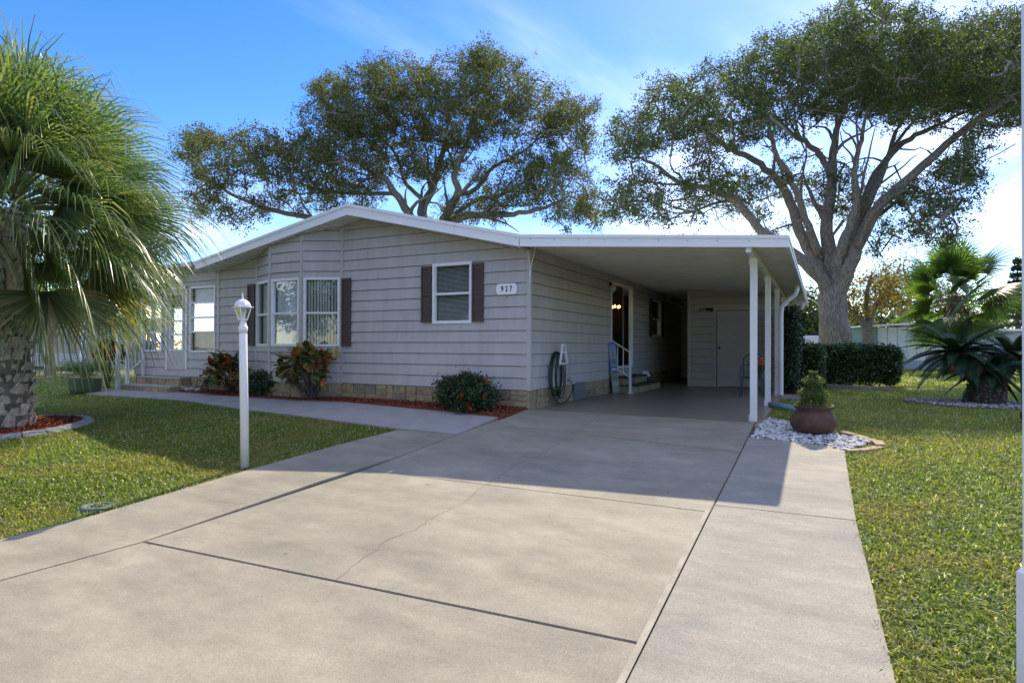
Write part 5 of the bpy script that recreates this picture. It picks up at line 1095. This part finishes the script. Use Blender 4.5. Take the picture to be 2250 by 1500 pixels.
# trees and buildings beyond
M_AUT = leaf_mat('autumn_leaf', [(0, (.06, .08, .02)), (.4, (.14, .14, .03)), (.75, (.32, .20, .03)), (1, (.40, .24, .05))], .4, .5)
M_MID = leaf_mat('mid_leaf', [(0, (.035, .06, .018)), (.6, (.08, .115, .03)), (1, (.15, .17, .05))], .4, .5)
M_PINE = leaf_mat('pine_leaf', [(0, (.015, .035, .015)), (1, (.05, .08, .035))], .2, .5)
def at(x, D): p = atD(x, 760, D); p[2] = 0; return p
tree('yellowing_tree', 'thin grey-limbed tree with yellowing leaves beside the far shed', at(1908, 31), 31, [(1908, 770, .30), (1906, 730, .26), (1908, 705, .22)], [(0, (1905, 720, .2), (1880, 690, .14), (1850, 650, .09), (1840, 610, .04)), (1, (1908, 710, .2), (1925, 670, .15), (1960, 620, .1), (1980, 580, .05)), (-1, (1908, 700, .15), (1905, 650, .1), (1915, 600, .06))],
     [(1930, 640, 60, 40, 1, 0), (1880, 670, 45, 40, .8, 0), (1985, 655, 50, 45, 1, 0), (1950, 600, 50, 25, .6, 1), (1870, 620, 35, 35, .7, 1)], M_AUT, 130, 34, .16, .38, 1.5, mat('grey_bark', (.22, .2, .18), .9, .2, 9), seed=21)
tree('bare_tree', 'sparse grey-twigged tree showing against the sky beyond the yellowing tree', at(1990, 48), 48, [(1990, 770, .35), (1990, 700, .3)], [(0, (1990, 720, .25), (1970, 660, .17), (1950, 610, .1), (1945, 590, .05)), (0, (1990, 710, .25), (2000, 640, .15), (1985, 590, .07)), (0, (1990, 700, .2), (2030, 640, .12), (2045, 600, .05))], [(1985, 605, 60, 35, 1, 0), (1940, 640, 50, 40, .8, 0), (2040, 640, 50, 40, .8, 0)], M_MID, 170, 12, .16, .6, 2.5, mat('grey_bark', (.22, .2, .18)), tw=.03, seed=22)
for k, (x, D, y0, rx, ry, m, lab) in enumerate(((1775, 46, 690, 45, 60, M_MID, 'dark leafy tree showing just right of the carport gutter'), (1862, 55, 712, 45, 45, M_MID, 'green tree crown far behind the big oak trunk'), (1955, 58, 700, 60, 55, M_MID, 'green tree mass far behind the small white shed'), (2060, 60, 690, 60, 70, M_MID, 'distant green tree behind the fan palm trunk'), (2150, 60, 690, 60, 65, M_MID, 'distant green tree right of the fan palm trunk'), (2290, 55, 690, 70, 80, M_MID, 'distant tree at the far right picture edge'), (1690, 60, 715, 60, 50, M_MID, 'far tree hidden behind the carport posts'))):
    tree('distant_tree', lab, at(x, D), D, [(x, 775, .3), (x+2, 735, .25)], [(0, (x, 745, .2), (x-rx*.4, y0, .1), (x-rx*.6, y0-20, .05)), (0, (x, 745, .2), (x+rx*.4, y0, .1), (x+rx*.6, y0-20, .05))], [(x, y0, rx, ry, 1, 0), (x-rx*.6, y0+20, rx*.6, ry*.6, .8, 0), (x+rx*.6, y0+15, rx*.6, ry*.6, .8, 0), (x, y0+ry*.7, rx, ry*.35, .8, 0)], m, 150, 34, .30, .62, 2.0, mat('grey_bark', (.22, .2, .18)), 'distant trees beyond the lawn', seed=30+k)
pnb = at(2236, 34); pine = thing('pine_tree', 'dark narrow conifer at the right picture edge', 'conifer', pnb); zt0 = atD(2236, 565, 34)[2]
N = 9000; t = rng.uniform(.1, 1, N)**.8; lay = np.floor(t*16)/16; a = np.floor(rng.uniform(0, 9, N))/9*6.28+lay*40+rng.normal(0, .12, N); q = rng.uniform(0, 1, N)**.6*(1.35*(1-lay)+.12)
link('crown', quads_mesh('crown', leaf_quads(pnb+np.column_stack([q*np.cos(a), q*np.sin(a), zt0*(lay+.03)-q*.12+rng.normal(0, .07, N)]), .16, .3), M_PINE, o=org(pine)), pine)
b = MB(); b.tube([pnb, pnb+np.array([0, 0, zt0*.97])], [.16, .02], 8); b.build('trunk', M_TWIG, pine)

# small white shed on the right
def frame_at(x, D): p = at(x, D); rt = np.array([CM[0][0], CM[1][0], 0]); rt /= np.linalg.norm(rt); bk = np.array([-rt[1], rt[0], 0]); return p, rt, bk
M_SHW = mat('pale_shed_panel', (.62, .66, .64), .55, .06, 3); M_LINE = mat('green_batten', (.20, .33, .27), .6, .1, 5)
p, rt, bk = frame_at(1990, 31); ws = thing('garden_shed', 'small white panelled shed with flat overhanging roof on the far lawn', 'shed', p)
def obox(b, o, rt, bk, x0, x1, y0, y1, z0, z1): b.prism([o+rt*x0+bk*y0+np.array([0, 0, z0]), o+rt*x1+bk*y0+np.array([0, 0, z0]), o+rt*x1+bk*y1+np.array([0, 0, z0]), o+rt*x0+bk*y1+np.array([0, 0, z0])], (0, 0, z1-z0))
for k in range(7):
    b = MB(); x = -1.42+k*.50; obox(b, p, rt, bk, x, x+.47, 0, .04, .45, 2.15); b.build('wall_panel', M_SHW, ws)
b = MB(); obox(b, p, rt, bk, -1.42, 2.05, .02, 2.4, 0, 2.15); b.build('wall', M_LINE, ws)
b = MB(); obox(b, p, rt, bk, -1.42, 2.05, -.03, .02, 0, .45); b.build('base', mat('blue_grey_base', (.30, .36, .42), .7, .1, 6), ws)
b = MB(); b.prism([p+rt*-1.85+bk*-.45+np.array([0, 0, 2.16]), p+rt*2.3+bk*-.45+np.array([0, 0, 2.42]), p+rt*2.3+bk*2.6+np.array([0, 0, 2.42]), p+rt*-1.85+bk*2.6+np.array([0, 0, 2.16])], (0, 0, .09)); b.build('roof', M_FASCIA, ws)
# pale house further right, behind the sago
p, rt, bk = frame_at(2250, 33); nh = thing('far_house', 'pale blue-grey house behind the sago palm at the right edge', 'house', p)
b = MB(); obox(b, p, rt, bk, -1.3, 6, 0, 5, 0, 2.0); b.build('wall', mat('pale_blue_siding', (.45, .50, .56), .6, .06, 3), nh)
for k in range(11):
    b = MB(); obox(b, p, rt, bk, -1.3, 6, -.03, 0.0, .12+k*.17, .28+k*.17); b.build('siding_board', mat('pale_blue_siding', (.45, .50, .56)), nh)
b = MB(); obox(b, p, rt, bk, -1.7, 6.4, -.4, 5.4, 2.02, 2.14); b.build('roof', M_FASCIA, nh)
# white carport and dark car behind the oak trunk
p, rt, bk = frame_at(1795, 38); wc = thing('far_carport', 'white flat carport with broad fascia far behind the oak trunk', 'carport', p)
b = MB(); obox(b, p, rt, bk, -1.1, 3.2, 0, 5, 1.35, 1.85); b.build('roof', M_FASCIA, wc)
for x in (-.75, .0, 1.9, 2.9):
    b = MB(); obox(b, p, rt, bk, x, x+(.45 if x < -.5 else .13), .1, .25, 0, 1.36); b.build('post', M_FASCIA, wc)
p, rt, bk = frame_at(1888, 36); tb = thing('far_awning', 'small white post-and-beam awning right of the oak trunk', 'awning', p)
b = MB(); obox(b, p, rt, bk, -.9, .35, 0, .9, 1.55, 1.68); b.build('roof', M_FASCIA, tb)
for x in (-.7, .15):
    b = MB(); obox(b, p, rt, bk, x, x+.09, .05, .14, 0, 1.56); b.build('post', M_FASCIA, tb)
p, rt, bk = frame_at(1884, 34); car = thing('parked_car', 'dark blue car glimpsed over the hedge right of the oak trunk', 'car', p)
M_CAR = mat('dark_blue_paint', (.02, .03, .09), .25, .05, 3, coat=.6)
def prof(pts, y0, y1): return [p+rt*x+bk*y0+np.array([0, 0, z]) for x, z in pts], bk*(y1-y0)
b = MB(); b.prism(*prof([(-2.1, .3), (2.1, .3), (2.15, .7), (1.9, .92), (1.2, .98), (-1.9, 1.0), (-2.15, .8)], 0, 1.7)); b.build('body', M_CAR, car)
b = MB(); b.prism(*prof([(-1.7, .98), (1.15, .98), (.55, 1.38), (.3, 1.43), (-1.2, 1.43), (-1.55, 1.25)], .12, 1.58)); cab = b.build('cabin', M_CAR, car)
b = MB(); b.prism(*prof([(-1.45, 1.03), (-.4, 1.03), (-.4, 1.36), (-1.15, 1.36)], .11, .118)); b.build('side_window', M_BLACK, cab)
b = MB(); b.prism(*prof([(-.32, 1.03), (.92, 1.03), (.42, 1.36), (-.32, 1.36)], .11, .118)); b.build('side_window', M_BLACK, cab)
for x in (-1.35, 1.35):
    b = MB(); c = p+rt*x+np.array([0, 0, .32]); b.tube([c+bk*-.02, c+bk*.2], .32, 16); b.build('wheel', M_BLACK, car)
b = MB(); b.prism(*prof([(1.95, .75), (2.13, .72), (2.1, .95), (1.9, .96)], -.01, .2)); b.build('tail_light', mat('red_lens', (.5, .02, .02), .3, .05, 5), car)
# green wheeled bin and white post at the right picture edge
p = T(2236, 938)+np.array([CM[0][0], CM[1][0], 0])*.50; bn = thing('green_bin', 'dark green bin cut off by the right picture edge', 'bin', p); rt = np.array([CM[0][0], CM[1][0], 0]); rt /= np.linalg.norm(rt); bk = np.array([-rt[1], rt[0], 0])
M_BIN = mat('bin_green', (.012, .075, .05), .45, .08, 6)
b = MB(); b.loft([[p+rt*x+bk*y+np.array([0, 0, z]) for x, y in ((.03+i, 0), (.55-i, 0), (.55-i, .6), (.03+i, .6))] for z, i in ((.05, .04), (.84, 0))]); b.build('body', M_BIN, bn)
b = MB(); obox(b, p, rt, bk, -.05, .6, -.05, .66, .845, .90); b.build('lid', M_BIN, bn)
for x in (.1, .48):
    b = MB(); c = p+rt*x+bk*.55+np.array([0, 0, .09]); b.tube([c-rt*.03, c+rt*.03], .09, 12); b.build('wheel', M_BLACK, bn)
fw = CM@np.array([0, 0, -1.0]); q = CAM+fw*2.6+rt*((2244-1125)/F_PX*2.6+.088); q[2] = float(soil(q[0], q[1])); wp = thing('white_post', 'white square post just inside the right picture edge', 'post', q)
b = MB(); obox(b, q, rt, bk, 0, .1, 0, .1, -.1, 3.2); b.build('shaft', M_WHITE, wp); b = MB(); zc = 1.1-(1262-763)/F_PX*2.6; b.loft([[q+rt*x+bk*y+np.array([0, 0, z]) for x, y in ((-i, -i), (.1+i, -i), (.1+i, .1+i), (-i, .1+i))] for z, i in ((-.1, .016), (zc-q[2]-.02, .016), (zc-q[2], .004))]); b.build('sleeve', M_WHITE, wp)

# neighbour's house on the left -----------------------------------------------------------
p, rt, bk = frame_at(150, 29); rt = np.array([1.0, 0, 0]); bk = np.array([0, 1.0, 0]); nb_ = thing('neighbour_house', 'tan-sided neighbouring house with white brick base at far left', 'house', p)
M_TAN = mat('tan_vinyl', (.42, .40, .30), .55, .05, 3)
b = MB(); obox(b, p, rt, bk, -7, 3.0, .05, 8, 0, 2.75); wall = b.build('wall', M_TAN, nb_)
for k in range(19):
    b = MB(); z = .72+k*.107; b.prism([p+np.array([-7, .05, z]), p+np.array([-7, .018, z]), p+np.array([-7, .045, z+.105]), p+np.array([-7, .05, z+.105])], (10, 0, 0)); b.build('siding_board', M_TAN, wall)
b = MB(); obox(b, p, rt, bk, -7.02, 3.02, .0, .05, 0, .7); base_ = b.build('brick_base', mat('brick_mortar', (.30, .31, .33), .9, .1, 10), nb_); b = MB()
for i in range(7):
    for j in range(34): x = -7+j*.3+(.15 if i % 2 else 0); obox(b, p, rt, bk, x, min(x+.285, 3.02), -.015, .0, .02+i*.097, .02+i*.097+.083)
bo = b.build('bricks', mat('white_brick', (.66, .66, .66), .7, .08, 6), base_); stuff(bo)
b = MB(); b.prism([p+np.array([-8, -1.6, 2.55]), p+np.array([4.2, -1.6, 2.55]), p+np.array([4.2, 8.4, 3.3]), p+np.array([-8, 8.4, 3.3])], (0, 0, .22)); b.build('roof', M_FASCIA, nb_)
b = MB(); b.box(tuple(p+np.array([-2, 2, 2.9])), tuple(p+np.array([3.5, 6, 3.75]))); b.build('roof_box', mat('tan_roof', (.42, .3, .2), .8, .1, 5), nb_)
for x in (-4.9, 1.05, 3.9):
    b = MB(); obox(b, p, rt, bk, x, x+.17, -1.5, -1.33, -.1, 2.56); b.build('post', M_WHITE, nb_)
fn = thing('picket_screen', 'grey vertical picket screen right of the neighbouring house', 'fence', p+np.array([3.2, -.8, 0]))
for k in range(18):
    b = MB(); obox(b, p, rt, bk, 3.1+k*.17, 3.1+k*.17+.12, -.9, -.87, .05, 1.6); b.build('picket', mat('grey_picket', (.36, .39, .38), .7, .08, 6), fn)
b = MB(); obox(b, p, rt, bk, 3.1, 6.2, -.87, -.83, .25, .35); obox(b, p, rt, bk, 3.1, 6.2, -.87, -.83, 1.3, 1.4); b.build('rail', mat('grey_picket', (.36, .39, .38)), fn)
stp = [(p[0]-8, p[1]-2.2), (p[0]+7, p[1]-2.2), (p[0]+7, p[1]-3.2), (p[0]-8, p[1]-3.0)]; b = MB(); b.prism([(x, y, -.06) for x, y in stp], (0, 0, .06)); structure(b.build('pebble_strip', mat('strip_gravel', (.40, .38, .35), .9, .3, 14, .8, 30)))
pbk = at(-60, 36); tree('neighbour_tree', 'light green leafy tree behind the palm trunk', at(110, 22), 22, [(110, 800, .14), (112, 720, .12)], [(0, (112, 740, .1), (100, 690, .06), (95, 660, .03)), (0, (112, 740, .1), (130, 690, .06), (140, 660, .03))], [(110, 655, 50, 40, 1, 0), (70, 640, 40, 40, 1, 0), (140, 680, 30, 30, .7, 0)], leaf_mat('bright_leaf', [(0, (.08, .16, .02)), (1, (.22, .30, .04))], .5, .4), 60, 26, .12, .3, .8, mat('grey_bark', (.22, .2, .18)), seed=50)

# ================================================================== ROAD (behind the camera) AND GRASS
b = MB(); b.prism([(-200, -14, -.83), (200, -14, -.83), (200, -21, -.83), (-200, -21, -.83)], (0, 0, .08)); structure(b.build('road', mat('asphalt', (.055, .055, .055), .9, .15, 10)))
xs = thing('street_house', 'pale yellow house across the street, mirrored in the bay window', 'house', (-14, -27, -.8))
b = MB(); b.box((-22, -34, -.9), (-6, -27, 2.0)); b.build('wall', mat('yellow_siding', (.55, .47, .26), .6, .06, 3), xs)
b = MB(); b.prism([(-22.6, -26.5, 2.0), (-5.4, -26.5, 2.0), (-14, -26.5, 4.0)], (0, -8, 0)); b.build('roof', M_FASCIA, xs)
QS = []
for (x, y, hh, rr) in ((-34, -30, 9, 5), (-24, -42, 11, 6), (-4, -38, 10, 6), (6, -30, 8, 4.5), (16, -34, 10, 6), (28, -30, 9, 6)):
    K = 60; dd = unit(rng.normal(size=(K, 3))); kc = np.array([x, y, hh*.6])+dd*np.array([rr, rr, hh*.6])*rng.uniform(.4, 1, (K, 1)); QS.append(leaf_quads(np.repeat(kc, 60, 0)+rng.normal(0, .6, (K*60, 3)), .55, .6))
o = link('street_trees', quads_mesh('street_trees', np.concatenate(QS), M_MID)); stuff(o); tag(o, 'leafy tree line across the street, mirrored in the front windows', 'trees')
drive_poly = [(-.03, 0), (-.14, -2.05), (-1.21, -2.05), (-1.43, -3.07), (-1.57, -4.42), (-1.68, -6.1), (-2.22, -8.5), (-3.2, -13.5), (5.6, -13.5), (4.87, -8.5), (4.80, -6.0), (4.735, -3.73), (4.725, -1.19), (3.66, -.97), (3.66, 0)]
walk_poly = [(r_[0], r_[1]) for r_ in wr]+[(r_[0], r_[2]) for r_ in wr[::-1]]
house_poly = [(-11.3, -.55), (-9.0, -.55), (-9.0, -.1), (0, -.1), (0, 0), (3.73, 0), (3.73, 13), (-11.3, 13)]
excl = [drive_poly, walk_poly, house_poly, bed, peb, ringpts(RING+.06), sb_, vb, [(4.35, 10.05), (6.3, 10.05), (6.3, 11), (4.35, 11)]]
M_GRASS = leaf_mat('grass_blade', [(0, (.09, .145, .028)), (.45, (.185, .255, .046)), (.78, (.31, .355, .072)), (.89, (.44, .37, .13)), (.94, (.52, .48, .28)), (1, (.80, .80, .74))], .5, .5, .35, patch=((.42, .33, .11), 1.1, .45), tint=(1.4, 1.5, .7))
def blades(n_try, lo, hi, dens, h, w, r):
    P = r.uniform(lo, hi, (n_try, 2)); rel = P-CAM[:2]; fwd = CM@np.array([0, 0, -1.0]); rgt = CM@np.array([1.0, 0, 0]); dep = rel@fwd[:2]; x = (rel@rgt[:2])/np.maximum(dep, .1)*F_PX+1125
    k = (dep > 1.5) & (x > -420) & (x < 2650) & (r.uniform(size=n_try) < dens(dep)); P = P[k]
    for e in excl: P = P[~in_poly(P, e)]
    n = len(P); z = soil(P[:, 0], P[:, 1]); a = r.uniform(0, 6.28, n); lean = r.uniform(.35, 1.25, n); hh = h*r.uniform(.55, 1.25, n); ww = w*r.uniform(.7, 1.3, n)
    # mown lawn: tufts
    d = np.column_stack([np.cos(a), np.sin(a), np.zeros(n)]); s = np.column_stack([-np.sin(a), np.cos(a), np.zeros(n)])*ww[:, None]*.5; B = np.column_stack([P, z-.005])
    m1 = B+d*(hh*lean*.30)[:, None]+np.array([0, 0, 1.0])*(hh*.62)[:, None]; tp2 = B+d*(hh*lean*.95)[:, None]+np.array([0, 0, 1.0])*(hh*(1.05-.35*lean))[:, None]
    return np.stack([np.stack([B-s, B+s], 1), np.stack([m1-s*.9, m1+s*.9], 1), np.stack([tp2-s*.12, tp2+s*.12], 1)], 1)
r = np.random.default_rng(99)
S1 = blades(290000, (-9, -7.4), (-1.0, -1.2), lambda d: np.clip(6.5/d, .25, 1), .062, .0105, r)
S2 = blades(130000, (4.7, -7.0), (7.6, 1.0), lambda d: np.clip(6/d, .3, 1), .062, .0098, r)
S3 = blades(140000, (3.7, .9), (12, 13), lambda d: np.clip(9/d, .3, 1), .065, .015, r)[:, ::2]
S4 = blades(80000, (-17, -6), (-8.5, 2.5), lambda d: np.clip(10/d, .3, 1), .065, .018, r)[:, ::2]
S5 = blades(80000, (4, 12), (20, 32), lambda d: np.clip(16/d, .3, 1), .08, .033, r)[:, ::2]
GS = np.concatenate([S1, S2]); GF = np.concatenate([S3, S4, S5])
gf = link('grass', strips_mesh('grass', GF, M_GRASS)); stuff(gf); tag(gf, 'lawn grass beyond the carport and beside the far left walk', 'grass')
go = link('grass', strips_mesh('grass', GS, M_GRASS)); stuff(go); tag(go, 'short mown lawn grass on both sides of the driveway', 'grass')

dl = []
for (lo_, hi_, n_) in (((-8, -6.5), (-2, -2.2), 60), ((4.9, -6.5), (7.5, 3), 50)):
    P = r.uniform(lo_, hi_, (n_, 2)); z = np.array([max(zd(y)+.02 if -1.6 < x < 4.75 else float(soil(x, y))+.055, -5) for x, y in P]); dl.append(np.column_stack([P, z]))
o = link('fallen_leaves', quads_mesh('fallen_leaves', leaf_quads(np.concatenate(dl), .055, .5, 3.0, r), leaf_mat('dry_leaf', [(0, (.10, .05, .02)), (.6, (.22, .12, .05)), (1, (.34, .22, .10))], .1, .8))); stuff(o); tag(o, 'scattered dry brown leaves on drive and lawn', 'leaves')
